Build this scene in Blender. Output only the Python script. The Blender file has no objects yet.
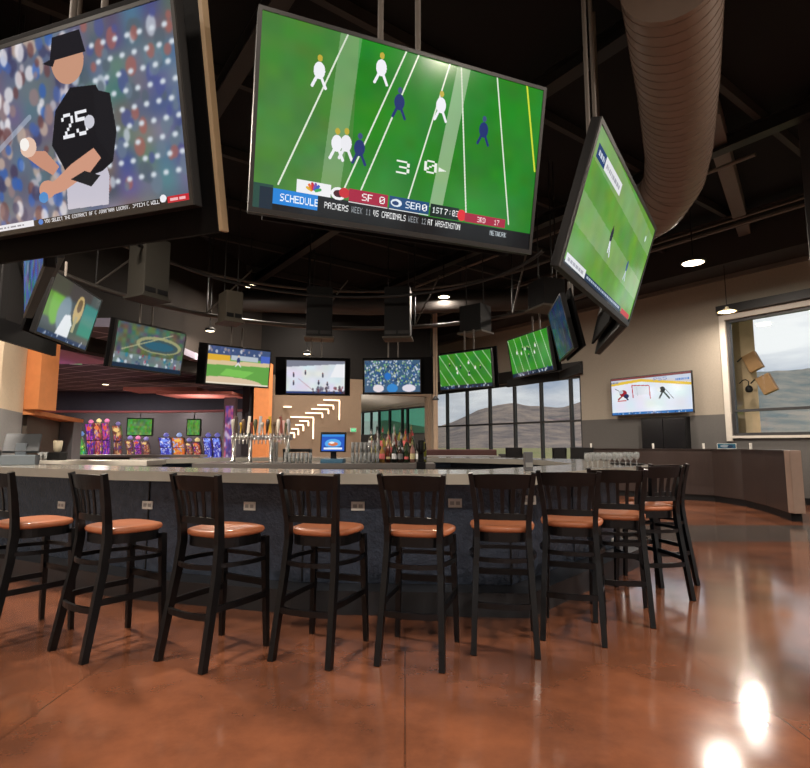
import bpy, bmesh, math, random
import numpy as np
from mathutils import Vector, Matrix
random.seed(7)
C = bpy.context.scene.collection
PI = math.pi
# ------------------------------------------------------------ measuring helpers (from the camera's calibration)
F = 540.0; CH = 1.30; PT = math.atan((445-384)/540); SP, CP = math.sin(PT), math.cos(PT)
def ray(u, v):
    x = (u-405)/F; y = (384-v)/F
    return x, CP-y*SP, SP+y*CP
def atY(u, v, Y):
    x, y, z = ray(u, v); k = Y/y
    return Vector((x*k, Y, CH+z*k))
def atZ(u, v, Z):
    x, y, z = ray(u, v); k = (Z-CH)/z
    return Vector((x*k, y*k, Z))
def hit(u, v, p, q):                    # the ray's point on the vertical plane through p and q
    x, y, z = ray(u, v); dx, dy = q[0]-p[0], q[1]-p[1]
    k = (p[0]*dy-p[1]*dx)/(x*dy-y*dx)
    return Vector((x*k, y*k, CH+z*k))
# ------------------------------------------------------------ materials
def s2l(c): c /= 255.0; return c/12.92 if c <= .04045 else ((c+.055)/1.055)**2.4
def rgb(c): return (s2l(c[0]), s2l(c[1]), s2l(c[2]), 1)
MATS = {}
def mat(name, col, rough=.5, metal=0, var=.12, scale=8, bump=0, bscale=None, coat=0, emit=0, spec=.5, stretch=(1,1,1)):
    if name in MATS: return MATS[name]
    m = bpy.data.materials.new(name); m.use_nodes = True; nt = m.node_tree; b = nt.nodes['Principled BSDF']
    tc = nt.nodes.new('ShaderNodeTexCoord'); mp = nt.nodes.new('ShaderNodeMapping'); mp.inputs['Scale'].default_value = stretch
    nt.links.new(tc.outputs['Object'], mp.inputs[0])
    no = nt.nodes.new('ShaderNodeTexNoise'); no.inputs['Scale'].default_value = scale; no.inputs['Detail'].default_value = 6
    nt.links.new(mp.outputs[0], no.inputs['Vector'])
    mx = nt.nodes.new('ShaderNodeMix'); mx.data_type = 'RGBA'
    c = rgb(col); mx.inputs[6].default_value = tuple(min(1, x*(1-var)) for x in c[:3])+(1,); mx.inputs[7].default_value = tuple(min(1, x*(1+var)) for x in c[:3])+(1,)
    nt.links.new(no.outputs[0], mx.inputs[0]); nt.links.new(mx.outputs[2], b.inputs['Base Color'])
    b.inputs['Roughness'].default_value = rough; b.inputs['Metallic'].default_value = metal; b.inputs['Coat Weight'].default_value = coat
    b.inputs['Coat Roughness'].default_value = .08; b.inputs['Specular IOR Level'].default_value = spec
    if bump:
        n2 = nt.nodes.new('ShaderNodeTexNoise'); n2.inputs['Scale'].default_value = bscale or scale*4; n2.inputs['Detail'].default_value = 5
        nt.links.new(mp.outputs[0], n2.inputs['Vector'])
        bp = nt.nodes.new('ShaderNodeBump'); bp.inputs['Strength'].default_value = bump; bp.inputs['Distance'].default_value = .02
        nt.links.new(n2.outputs[0], bp.inputs['Height']); nt.links.new(bp.outputs[0], b.inputs['Normal'])
    if emit:
        nt.links.new(mx.outputs[2], b.inputs['Emission Color']); b.inputs['Emission Strength'].default_value = emit
    MATS[name] = m; return m
def banded(name, bands, rough=.8, spec=.25):      # colour that changes with height: [(z_top, colour)...]
    m = mat(name, (128,128,128), rough, spec=spec); nt = m.node_tree; b = nt.nodes['Principled BSDF']
    g = nt.nodes.new('ShaderNodeNewGeometry'); sx = nt.nodes.new('ShaderNodeSeparateXYZ'); nt.links.new(g.outputs['Position'], sx.inputs[0])
    prev = None
    for i, (z, c) in enumerate(bands):
        if prev is None: prev = rgb(c); pz = z; continue
        lt = nt.nodes.new('ShaderNodeMath'); lt.operation = 'GREATER_THAN'; nt.links.new(sx.outputs[2], lt.inputs[0]); lt.inputs[1].default_value = pz
        mx = nt.nodes.new('ShaderNodeMix'); mx.data_type = 'RGBA'; nt.links.new(lt.outputs[0], mx.inputs[0])
        if isinstance(prev, tuple): mx.inputs[6].default_value = prev
        else: nt.links.new(prev, mx.inputs[6])
        mx.inputs[7].default_value = rgb(c); prev = mx.outputs[2]; pz = z
    no = nt.nodes.new('ShaderNodeTexNoise'); no.inputs['Scale'].default_value = 30; no.inputs['Detail'].default_value = 4
    mr = nt.nodes.new('ShaderNodeMapRange'); mr.inputs[3].default_value = .88; mr.inputs[4].default_value = 1.12; nt.links.new(no.outputs[0], mr.inputs[0])
    nt.links.new(g.outputs['Position'], no.inputs['Vector'])
    sc = nt.nodes.new('ShaderNodeVectorMath'); sc.operation = 'SCALE'; nt.links.new(prev, sc.inputs[0]); nt.links.new(mr.outputs[0], sc.inputs[3])
    nt.links.new(sc.outputs[0], b.inputs['Base Color'])
    return m
def glass_mat(name, tint=(255,255,255), gloss=.06, rough=0.0):
    if name in MATS: return MATS[name]
    m = bpy.data.materials.new(name); m.use_nodes = True; nt = m.node_tree; nt.nodes.remove(nt.nodes['Principled BSDF']); out = nt.nodes['Material Output']
    t = nt.nodes.new('ShaderNodeBsdfTransparent'); t.inputs[0].default_value = rgb(tint)
    g = nt.nodes.new('ShaderNodeBsdfGlossy'); g.inputs['Roughness'].default_value = rough
    lw = nt.nodes.new('ShaderNodeLayerWeight'); lw.inputs[0].default_value = .25
    mr = nt.nodes.new('ShaderNodeMapRange'); mr.inputs[3].default_value = gloss; mr.inputs[4].default_value = .8; nt.links.new(lw.outputs['Facing'], mr.inputs[0])
    pw = nt.nodes.new('ShaderNodeMath'); pw.operation = 'POWER'; pw.inputs[1].default_value = 1.5; nt.links.new(mr.outputs[0], pw.inputs[0])
    mx = nt.nodes.new('ShaderNodeMixShader'); nt.links.new(mr.outputs[0], mx.inputs[0]); nt.links.new(t.outputs[0], mx.inputs[1]); nt.links.new(g.outputs[0], mx.inputs[2])
    nt.links.new(mx.outputs[0], out.inputs[0]); MATS[name] = m; return m
def lamp_mat(name, col, strength):
    if name in MATS: return MATS[name]
    m = bpy.data.materials.new(name); m.use_nodes = True; b = m.node_tree.nodes['Principled BSDF']
    b.inputs['Base Color'].default_value = rgb(col); b.inputs['Emission Color'].default_value = rgb(col); b.inputs['Emission Strength'].default_value = strength
    MATS[name] = m; return m
def screen_mat(name='screen_picture', strength=1.0):
    if name in MATS: return MATS[name]
    m = bpy.data.materials.new(name); m.use_nodes = True; nt = m.node_tree; b = nt.nodes['Principled BSDF']
    a = nt.nodes.new('ShaderNodeAttribute'); a.attribute_name = 'picture'
    nt.links.new(a.outputs['Color'], b.inputs['Emission Color']); b.inputs['Emission Strength'].default_value = strength
    b.inputs['Base Color'].default_value = (.006,.006,.008,1); b.inputs['Roughness'].default_value = .12; b.inputs['Specular IOR Level'].default_value = .5
    MATS[name] = m; return m
# ------------------------------------------------------------ mesh helpers
class MB:
    def __init__(s): s.v = []; s.f = []; s.sm = []
    def add(s, vs, fs, smooth=False):
        n = len(s.v); s.v += [tuple(x) for x in vs]; s.f += [tuple(i+n for i in f) for f in fs]; s.sm += [smooth]*len(fs); return s
    def box(s, x0, x1, y0, y1, z0, z1, M=None):
        vs = [Vector((x, y, z)) for z in (z0, z1) for x, y in ((x0,y0),(x1,y0),(x1,y1),(x0,y1))]
        if M: vs = [M @ v for v in vs]
        return s.add(vs, [(3,2,1,0),(4,5,6,7),(0,1,5,4),(1,2,6,5),(2,3,7,6),(3,0,4,7)])
    def cbox(s, x0, x1, y0, y1, z0, z1, b=.008, M=None):   # a box with chamfered edges
        bm = bmesh.new(); bmesh.ops.create_cube(bm, size=1)
        for v in bm.verts: v.co = Vector((x0+(v.co.x+.5)*(x1-x0), y0+(v.co.y+.5)*(y1-y0), z0+(v.co.z+.5)*(z1-z0)))
        bmesh.ops.bevel(bm, geom=list(bm.edges), offset=min(b, .45*min(x1-x0, y1-y0, z1-z0)), segments=2, affect='EDGES', profile=.7)
        bm.verts.ensure_lookup_table(); vs = [(M @ v.co if M else v.co.copy()) for v in bm.verts]
        fs = [[v.index for v in f.verts] for f in bm.faces]; bm.free(); return s.add(vs, fs)
    def prism(s, poly, z0, z1, M=None, smooth=False):
        n = len(poly); vs = [Vector((p[0], p[1], z0)) for p in poly]+[Vector((p[0], p[1], z1)) for p in poly]
        if M: vs = [M @ v for v in vs]
        s.add(vs, [tuple(range(n))[::-1], tuple(range(n, 2*n))]); k = len(s.v)-2*n
        for i in range(n): s.f.append((k+i, k+(i+1) % n, k+n+(i+1) % n, k+n+i)); s.sm.append(smooth)
        return s
    def quadbar(s, p, q, w, h, up=Vector((0,0,1))):       # straight bar of rectangular section
        p, q = Vector(p), Vector(q); d = (q-p).normalized(); side = d.cross(up)
        if side.length < 1e-4: side = d.cross(Vector((0,1,0)))
        side.normalize(); u = side.cross(d)
        vs = [c+side*a*w/2+u*b*h/2 for c in (p, q) for a, b in ((-1,-1),(1,-1),(1,1),(-1,1))]
        return s.add(vs, [(3,2,1,0),(4,5,6,7),(0,1,5,4),(1,2,6,5),(2,3,7,6),(3,0,4,7)])
    def sweep(s, pts, ws, hs, xdir=None, smooth=False):   # rectangular section swept along points (ws along x direction)
        pts = [Vector(p) for p in pts]; rings = []
        for i, p in enumerate(pts):
            d = (pts[min(i+1, len(pts)-1)]-pts[max(i-1, 0)]).normalized()
            x = Vector(xdir if xdir else (1,0,0)); x = (x-d*x.dot(d)).normalized(); y = d.cross(x)
            w = ws[i] if isinstance(ws, (list, tuple)) else ws; h = hs[i] if isinstance(hs, (list, tuple)) else hs
            rings.append([p+x*a*w/2+y*b*h/2 for a, b in ((-1,-1),(1,-1),(1,1),(-1,1))])
        vs = [v for r in rings for v in r]; n = len(rings); fs = [(3,2,1,0), tuple(4*(n-1)+k for k in range(4))]
        for i in range(n-1):
            for k in range(4): fs.append((4*i+k, 4*i+(k+1) % 4, 4*i+4+(k+1) % 4, 4*i+4+k))
        return s.add(vs, fs, smooth)
    def tube(s, pts, r, seg=10, close=False):
        pts = [Vector(p) for p in pts]; n = len(pts); vs = []; prev = None
        for i, p in enumerate(pts):
            if close: d = (pts[(i+1) % n]-pts[i-1]).normalized()
            else: d = (pts[min(i+1, n-1)]-pts[max(i-1, 0)]).normalized()
            if prev is None: a = Vector((0,0,1)) if abs(d.z) < .9 else Vector((1,0,0))
            else: a = prev
            a = (a-d*a.dot(d)).normalized(); prev = a; b = d.cross(a); rr = r[i] if isinstance(r, (list, tuple)) else r
            vs += [p+(a*math.cos(t)+b*math.sin(t))*rr for t in [2*PI*k/seg for k in range(seg)]]
        fs = []
        for i in range(n if close else n-1):
            j = (i+1) % n
            for k in range(seg): fs.append((i*seg+k, i*seg+(k+1) % seg, j*seg+(k+1) % seg, j*seg+k))
        s.add(vs, fs, True)
        if not close: s.add([vs[k] for k in range(seg)], [tuple(range(seg))[::-1]]); s.add([vs[-seg+k] for k in range(seg)], [tuple(range(seg))])
        return s
    def lathe(s, prof, cx=0, cy=0, z=0, seg=16, M=None):
        vs = []; fs = []
        for r, h in prof:
            for k in range(seg):
                t = 2*PI*k/seg; v = Vector((cx+r*math.cos(t), cy+r*math.sin(t), z+h)); vs.append(M @ v if M else v)
        for i in range(len(prof)-1):
            for k in range(seg): fs.append((i*seg+k, i*seg+(k+1) % seg, (i+1)*seg+(k+1) % seg, (i+1)*seg+k))
        return s.add(vs, fs, True)
    def build(s, name, m, parent=None, **tags):
        me = bpy.data.meshes.new(name); me.from_pydata(s.v, [], s.f); me.materials.append(m)
        me.polygons.foreach_set('use_smooth', s.sm); me.update()
        o = bpy.data.objects.new(name, me); C.objects.link(o)
        if parent: o.parent = parent
        for k, v in tags.items(): o[k] = v
        return o
def tag(o, label, cat, group=None, kind=None):
    o['label'] = label; o['category'] = cat
    if group: o['group'] = group
    if kind: o['kind'] = kind
    return o
def thing(name, label, cat, loc=(0,0,0), rz=0, group=None):
    o = bpy.data.objects.new(name, None); o.empty_display_size = .1; C.objects.link(o); o.location = loc; o.rotation_euler = (0,0,rz)
    return tag(o, label, cat, group)
def copy_tree(o, loc, rz=0, label=None, parent=None):
    c = o.copy(); C.objects.link(c)
    if parent: c.parent = parent
    else:
        c.location = loc; c.rotation_euler = (0,0,rz)
        if label: c['label'] = label
    for ch in [x for x in bpy.data.objects if x.parent == o]: copy_tree(ch, None, parent=c)
    return c
def area_light(name, loc, size, power, col=(255,240,224), parent=None, rot=(0,0,0), spread=PI):
    l = bpy.data.lights.new(name, 'AREA'); l.shape = 'DISK'; l.size = size; l.energy = power; l.color = rgb(col)[:3]; l.spread = spread
    o = bpy.data.objects.new(name, l); C.objects.link(o); o.location = loc; o.rotation_euler = rot
    if parent: o.parent = parent
    return o
# ------------------------------------------------------------ pictures for the screens
FONT = {'A':'01110100011000111111100011000110001','B':'11110100011000111110100011000111110','C':'01111100001000010000100001000001111','D':'11110100011000110001100011000111110',
'E':'11111100001000011110100001000011111','F':'11111100001000011110100001000010000','G':'01111100001000010011100011000101111','H':'10001100011000111111100011000110001',
'I':'11111001000010000100001000010011111','J':'00111000100001000010000101001001100','K':'10001100101010011000101001001010001','L':'10000100001000010000100001000011111',
'M':'10001110111010110101100011000110001','N':'10001110011010110011100011000110001','O':'01110100011000110001100011000101110','P':'11110100011000111110100001000010000',
'R':'11110100011000111110101001001010001','S':'01111100001000001110000010000111110','T':'11111001000010000100001000010000100','U':'10001100011000110001100011000101110',
'V':'10001100011000110001100010101000100','W':'10001100011000110101101011101110001','X':'10001100010101000100010101000110001','Y':'10001100010101000100001000010000100',
'0':'01110100011001110101110011000101110','1':'00100011000010000100001000010001110','2':'01110100010000100010001000100011111','3':'11110000010000101110000010000111110',
'5':'11111100001111000001000011000101110','7':'11111000010001000100010000100001000','8':'01110100011000101110100011000101110','4':'10010100101001011111000100001000010','9':'01110100011000101111000010001001110','6':'01110100001000011110100011000101110',
':':'00000001000010000000001000010000000',',':'00000000000000000000000000010001000','.':'00000000000000000000000000110001100','-':'00000000000000011111000000000000000','Z':'11111000010001000100010001000011111','Q':'01110100011000110001101011001001101'}
class Pic:
    def __init__(s, w, h, col): s.w, s.h = w, h; s.a = np.zeros((h, w, 3)); s.a[:] = col; yy, xx = np.mgrid[0:h, 0:w]; s.x = (xx+.5)/w; s.y = (yy+.5)/h; s.asp = w/h
    def put(s, m, col, al=1.0): s.a[m] = s.a[m]*(1-al)+np.array(col, float)*al; return s
    def rect(s, x0, y0, x1, y1, col, al=1.0): return s.put((s.x >= x0) & (s.x < x1) & (s.y >= y0) & (s.y < y1), col, al)
    def ell(s, cx, cy, rx, ry, col, al=1.0): return s.put(((s.x-cx)/rx)**2+((s.y-cy)/ry)**2 < 1, col, al)
    def poly(s, pts, col, al=1.0):
        m = np.zeros((s.h, s.w), bool); n = len(pts)
        for i in range(n):
            (x0, y0), (x1, y1) = pts[i], pts[(i+1) % n]
            if y0 == y1: continue
            c = ((s.y < y0) != (s.y < y1)) & (s.x < (x1-x0)*(s.y-y0)/(y1-y0)+x0); m ^= c
        return s.put(m, col, al)
    def line(s, x0, y0, x1, y1, w, col, al=1.0):
        X = s.x*s.asp; dx, dy = (x1-x0)*s.asp, y1-y0; L = dx*dx+dy*dy; t = np.clip(((X-x0*s.asp)*dx+(s.y-y0)*dy)/L, 0, 1)
        d = np.hypot(X-x0*s.asp-t*dx, s.y-y0-t*dy); return s.put(d < w, col, al)
    def text(s, t, x, y, h, col, wscale=1.0):      # lower-left corner at x, y; letter height h (fractions of the picture)
        px = h/7; pw = px/s.asp*wscale; cx = x
        for ch in t.upper():
            g = FONT.get(ch)
            if g:
                i = np.floor((s.x-cx)/pw).astype(int); j = 6-np.floor((s.y-y)/px).astype(int)
                ok = (i >= 0) & (i < 5) & (j >= 0) & (j < 7) & (s.y >= y) & (s.x >= cx)
                G = np.array([int(k) for k in g]).reshape(7, 5); m = np.zeros_like(ok); m[ok] = G[j[ok], i[ok]] == 1; s.put(m, col)
            cx += pw*6
        return cx
    def noise(s, n, amp, seed=0):                  # soft blotches
        r = np.random.RandomState(seed); g = r.rand(n+2, int(n*s.asp)+2, 3)-.5
        fy = s.y*n; fx = s.x*int(n*s.asp); iy = fy.astype(int); ix = fx.astype(int); ty = (fy-iy)[..., None]; tx = (fx-ix)[..., None]
        ty = ty*ty*(3-2*ty); tx = tx*tx*(3-2*tx)
        v = (g[iy, ix]*(1-tx)+g[iy, ix+1]*tx)*(1-ty)+(g[iy+1, ix]*(1-tx)+g[iy+1, ix+1]*tx)*ty
        s.a = np.clip(s.a+v*amp, 0, 255); return s
    def blobs(s, n, x0, y0, x1, y1, r, cols, seed=0):
        R = np.random.RandomState(seed)
        for i in range(n):
            c = cols[R.randint(len(cols))]; k = .6+.8*R.rand()
            s.ell(x0+(x1-x0)*R.rand(), y0+(y1-y0)*R.rand(), r*k/s.asp*.9, r*k*(1+R.rand()*.6), c, .75)
        return s
    def dashes(s, x0, x1, y, h, col, seed=0):       # a line of lettering too small to read
        R = random.Random(seed); x = x0
        while x < x1: w = .008+.02*R.random(); s.rect(x, y, min(x+w, x1), y+h, col, .8); x += w+.006
        return s
    def soften(s, k=1):
        for _ in range(k):
            p = np.pad(s.a, ((1,1),(1,1),(0,0)), 'edge'); s.a = (p[:-2,1:-1]+p[2:,1:-1]+p[1:-1,:-2]+p[1:-1,2:]+2*p[1:-1,1:-1])/6
        return s
def picture_mesh(name, pic, w, h, parent, M=None, curve=None, strength=1.0, mname='screen_picture'):
    W, H = pic.w, pic.h; xs = np.linspace(-w/2, w/2, W+1); zs = np.linspace(0, h, H+1)
    X, Z = np.meshgrid(xs, zs); Y = np.zeros_like(X) if curve is None else curve(X/w+.5, Z/h)
    co = np.stack([X, Y, Z], -1).reshape(-1, 3)
    if M is not None: A = np.array(M); co = co @ A[:3,:3].T+A[:3,3]
    me = bpy.data.meshes.new(name); me.vertices.add(len(co)); me.vertices.foreach_set('co', co.ravel())
    i = np.arange(H)[:,None]*(W+1)+np.arange(W)[None,:]; q = np.stack([i, i+1, i+W+2, i+W+1], -1).reshape(-1, 4)
    me.loops.add(q.size); me.loops.foreach_set('vertex_index', q.ravel().astype(np.int32)); me.polygons.add(len(q)); me.polygons.foreach_set('loop_start', np.arange(0, q.size, 4, dtype=np.int32))
    me.update(calc_edges=True)
    c = pic.a.reshape(-1, 3)/255.; lin = np.where(c <= .04045, c/12.92, ((c+.055)/1.055)**2.4)
    col = np.ones((len(q), 4, 4)); col[:,:,:3] = lin[:,None,:]
    at = me.color_attributes.new('picture', 'FLOAT_COLOR', 'CORNER'); at.data.foreach_set('color', col.ravel().astype(np.float32))
    me.materials.append(screen_mat(mname+'_%d' % int(strength*100), strength)); o = bpy.data.objects.new(name, me); C.objects.link(o)
    if parent: o.parent = parent
    return o
# ============================================================ THE SETTING
M_black = mat('black_paint', (9,9,11), .6, spec=.3); M_deck = mat('black_ceiling_deck', (20,20,21), .85, spec=.2, stretch=(1,1,1))
M_steel_dark = mat('dark_steel', (27,26,26), .5, .2); M_steel_grey = mat('grey_painted_steel', (92,86,80), .55)
M_duct = mat('galvanised_duct', (128,112,100), .55, .2)
M_brown = banded('brown_wall_shaded_top', [(3.35,(116,100,84)),(9,(15,13,12))]); M_orange = mat('orange_wall_paint', (214,136,80), .7)  # near-black upper band paints in the dimmer light high on the brown wall
M_window_frame = mat('dark_window_frame', (42,42,44), .5); M_white = mat('white_plastic', (215,212,205), .5)
M_glass = glass_mat('window_glass', (250,252,252), .02)
M_chrome = mat('chrome', (200,198,195), .22, .9, var=.03)
Wo, We, Wn = Vector((5.44,16.5,0)), Vector((.5868,-.8097,0)), Vector((-.8097,-.5868,0))
We.normalize(); Wn.normalize()
WM = Matrix(((We.x, Wn.x, 0, Wo.x), (We.y, Wn.y, 0, Wo.y), (0,0,1,0), (0,0,0,1)))     # local x runs along the window wall, y into the room
def wt(u, v=450):                      # where a picture column meets the window wall
    h = hit(u, v, Wo, Wo+We); return (h-Wo).dot(We)
# floor: polished stained concrete
def floor_material():
    m = bpy.data.materials.new('polished_stained_concrete'); m.use_nodes = True; nt = m.node_tree; b = nt.nodes['Principled BSDF']; L = nt.links.new
    g = nt.nodes.new('ShaderNodeNewGeometry')
    n1 = nt.nodes.new('ShaderNodeTexNoise'); n1.inputs['Scale'].default_value = 1.1; n1.inputs['Detail'].default_value = 8; n1.inputs['Roughness'].default_value = .65; L(g.outputs['Position'], n1.inputs[0])
    cr = nt.nodes.new('ShaderNodeValToRGB'); cr.color_ramp.elements[0].position = .3; cr.color_ramp.elements[0].color = rgb((78,50,39)); cr.color_ramp.elements[1].position = .7; cr.color_ramp.elements[1].color = rgb((146,90,62)); L(n1.outputs[0], cr.inputs[0])
    sx = nt.nodes.new('ShaderNodeSeparateXYZ'); L(g.outputs['Position'], sx.inputs[0])
    def cmp(op, sock, val):
        k = nt.nodes.new('ShaderNodeMath'); k.operation = op; L(sock, k.inputs[0]); k.inputs[1].default_value = val; return k.outputs[0]
    def mul(a, c):
        k = nt.nodes.new('ShaderNodeMath'); k.operation = 'MULTIPLY'; L(a, k.inputs[0]); L(c, k.inputs[1]); return k.outputs[0]
    band = mul(mul(cmp('GREATER_THAN', sx.outputs[1], 7.5), cmp('LESS_THAN', sx.outputs[1], 9.0)), cmp('GREATER_THAN', sx.outputs[0], 2.9))
    mx = nt.nodes.new('ShaderNodeMix'); mx.data_type = 'RGBA'; L(band, mx.inputs[0]); L(cr.outputs[0], mx.inputs[6]); mx.inputs[7].default_value = rgb((84,77,73))
    # plank-like joints of the grey inlay and saw cuts of the slab
    br = nt.nodes.new('ShaderNodeTexBrick'); br.inputs['Scale'].default_value = 1.0; br.inputs['Brick Width'].default_value = 1.8; br.inputs['Row Height'].default_value = 1.8; br.inputs['Mortar Size'].default_value = .006; br.offset = 0
    br.inputs['Color1'].default_value = (1,1,1,1); br.inputs['Color2'].default_value = (.93,.93,.93,1); br.inputs['Mortar'].default_value = (.6,.6,.6,1); L(g.outputs['Position'], br.inputs[0])
    mm = nt.nodes.new('ShaderNodeMix'); mm.data_type = 'RGBA'; mm.blend_type = 'MULTIPLY'; mm.inputs[0].default_value = 1; L(mx.outputs[2], mm.inputs[6]); L(br.outputs[0], mm.inputs[7])
    L(mm.outputs[2], b.inputs['Base Color'])
    n2 = nt.nodes.new('ShaderNodeTexNoise'); n2.inputs['Scale'].default_value = 5; n2.inputs['Detail'].default_value = 5; L(g.outputs['Position'], n2.inputs[0])
    mr = nt.nodes.new('ShaderNodeMapRange'); mr.inputs[3].default_value = .06; mr.inputs[4].default_value = .2; L(n2.outputs[0], mr.inputs[0]); L(mr.outputs[0], b.inputs['Roughness'])
    bp = nt.nodes.new('ShaderNodeBump'); bp.inputs['Strength'].default_value = .05; bp.inputs['Distance'].default_value = .02; L(n2.outputs[0], bp.inputs['Height']); L(bp.outputs[0], b.inputs['Normal'])
    b.inputs['Coat Weight'].default_value = .5; b.inputs['Coat Roughness'].default_value = .1
    return m
ST = dict(kind='structure')
poly = [(-5.45,-6), (13.6,-6), (13.6,5.24)] + [tuple((WM @ Vector((t,0,0)))[:2]) for t in (13.9,-14.4)] + [(-2.6,30), (-16,30), (-16,8.75), (-6.02,8.75), (-5.45,7.2)]
MB().prism(poly, -.12, 0).build('floor', floor_material(), **ST)
ZC = 6.3
MB().prism([(-16.2,-6.2), (13.8,-6.2), (13.8,30), (-16.2,30)], ZC, ZC+.15).build('ceiling', M_deck, **ST)
# window wall (right-hand side of the room)
wall_paint = banded('two_tone_wall_paint', [(2.05, (88,86,84)), (9, (146,138,126))])
tL, tR = wt(433), wt(583)
m = MB()
zT = 3.44; RW0, RW1, RZ0, RZ1 = wt(734), 9.4, 1.52, 4.36
m.box(-14.4, tL, -.25, 0, zT, ZC, WM); m.box(-14.4, tL, -.25, 0, 0, 1.75, WM)          # beyond the back wall: window strip for the side room
m.box(-14.4, -14.1, -.25, 0, 1.75, zT, WM); m.box(-7.75, tL, -.25, 0, 1.75, zT, WM); m.box(-14.1, -7.75, -.25, 0, 2.95, zT, WM)
m.box(tL, tR, -.25, 0, zT, ZC, WM); m.box(tL, tR, -.25, 0, 0, .45, WM)
m.box(tR, RW0, -.25, 0, 0, ZC, WM); m.box(RW0, RW1, -.25, 0, 0, RZ0, WM); m.box(RW0, RW1, -.25, 0, RZ1, ZC, WM); m.box(RW1, 13.95, -.25, 0, 0, ZC, WM)
m.build('wall_right', wall_paint, **ST)
def window(n, t0, t1, z0, z1, splits, transoms, fm, gm, fw=.06):
    w = MB(); w.box(t0, t1, -.16, -.04, z0, z0+fw, WM).box(t0, t1, -.16, -.04, z1-fw, z1, WM)
    w.box(t0, t0+fw, -.16, -.04, z0+fw, z1-fw, WM).box(t1-fw, t1, -.16, -.04, z0+fw, z1-fw, WM)
    for t in splits: w.box(t-fw/2, t+fw/2, -.165, -.035, z0+fw, z1-fw, WM)
    for z in transoms: w.box(t0+fw, t1-fw, -.155, -.045, z-.03, z+.03, WM)
    o = w.build('window_%d' % n, fm, **ST)
    MB().box(t0+fw/2, t1-fw/2, -.108, -.096, z0+fw/2, z1-fw/2, WM).build('window_glass', gm, o)
    return o
window(1, tL, tR, .45, zT, [wt(x) for x in (446,466,489,514,541,571)], [2.05], M_window_frame, M_glass, .07)
window(2, RW0, RW1, RZ0, RZ1, [7.6], [2.12], M_window_frame, M_glass, .07)
window(3, -14.1, -7.75, 1.75, 2.95, [-13,-12.2,-11.5,-10.6,-9.6,-9.2], [], M_window_frame, glass_mat('green_tinted_glass', (150,205,185), .03), .06)
# pale surround of the right window
m = MB(); m.box(RW0-.13, RW0, 0, .05, RZ0-.13, RZ1+.13, WM).box(RW0, RW1, 0, .05, RZ1, RZ1+.13, WM).box(RW0, RW1, 0, .06, RZ0-.06, RZ0, WM)
m.build('trim_1', mat('pale_window_trim', (190,184,174), .5), **ST)
MB().box(RW0-.12, RW1+.2, 0, .2, RZ1+.14, RZ1+.34, WM).build('trim_2', M_steel_dark, **ST)
MB().box(tR, 13.9, 0, .03, 0, .15, WM).build('baseboard_right', M_black, **ST)
# ceiling soffit strip along the window wall with its pale lower edge
MB().box(-14.4, 13.9, 0, 1.0, 5.47, 6.29, WM).build('ceiling_soffit', mat('charcoal_soffit', (36,34,33), .8), **ST)
MB().box(-14.4, 13.9, .001, .10, 5.38, 5.468, WM).build('trim_3', M_steel_grey, **ST)
# black header above the main windows
MB().box(tL, tR+.1, .0, .12, zT+.02, zT+.42, WM).build('trim_4', M_steel_dark, **ST)
# near column at the right edge of the view
MB().cbox(5.80, 6.35, 6.9, 7.5, 0, ZC-.01, .02).build('column', mat('charcoal_column_paint', (50,49,50), .6), **ST)
# back wall, brown, with the pass-through to the side room
R_, Q_ = Vector((-4.3,15.5,0)), Vector((.86,18.0,0)); Be = (Q_-R_).normalized(); Bn = Vector((Be.y,-Be.x,0)); LB = (Q_-R_).length
BM = Matrix(((Be.x, Bn.x, 0, R_.x), (Be.y, Bn.y, 0, R_.y), (0,0,1,0), (0,0,0,1)))
def bt(u): h = hit(u, 430, R_, Q_); return (h-R_).dot(Be)
o0, o1 = bt(361), bt(427.5)
m = MB(); m.box(0, o0, -.2, 0, 0, ZC, BM).box(o0, o1, -.2, 0, 0, .75, BM).box(o0, o1, -.2, 0, 2.9, ZC, BM).box(o1, LB, -.2, 0, 0, ZC, BM)
m.build('wall_back', M_brown, **ST)
MB().box(.95, 1.1, 18.05, 21.9, 0, ZC).build('wall_back_return', mat('beige_plaster', (150,132,112), .8), **ST)
# side room behind the pass-through: sloped white ceiling
m = MB(); vs = [Vector((-4.2,16.4,3.9)), Vector((1.0,18.6,3.0)), Vector((1.0,21.5,3.0)), Vector((-2.2,26.9,3.0)), Vector((-4.2,26.9,3.9))]
m.add(vs+[v+Vector((0,0,.08)) for v in vs], [(4,3,2,1,0),(5,6,7,8,9)]+[(i, (i+1) % 5, (i+1) % 5+5, i+5) for i in range(5)])
m.build('ceiling_side_room', mat('white_ceiling_panel', (205,200,190), .6), **ST)
MB().box(-4.5,-4.3,16.6,27,0,4.2).build('wall_side_room', mat('warm_white_plaster', (200,188,165), .8), **ST)
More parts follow.
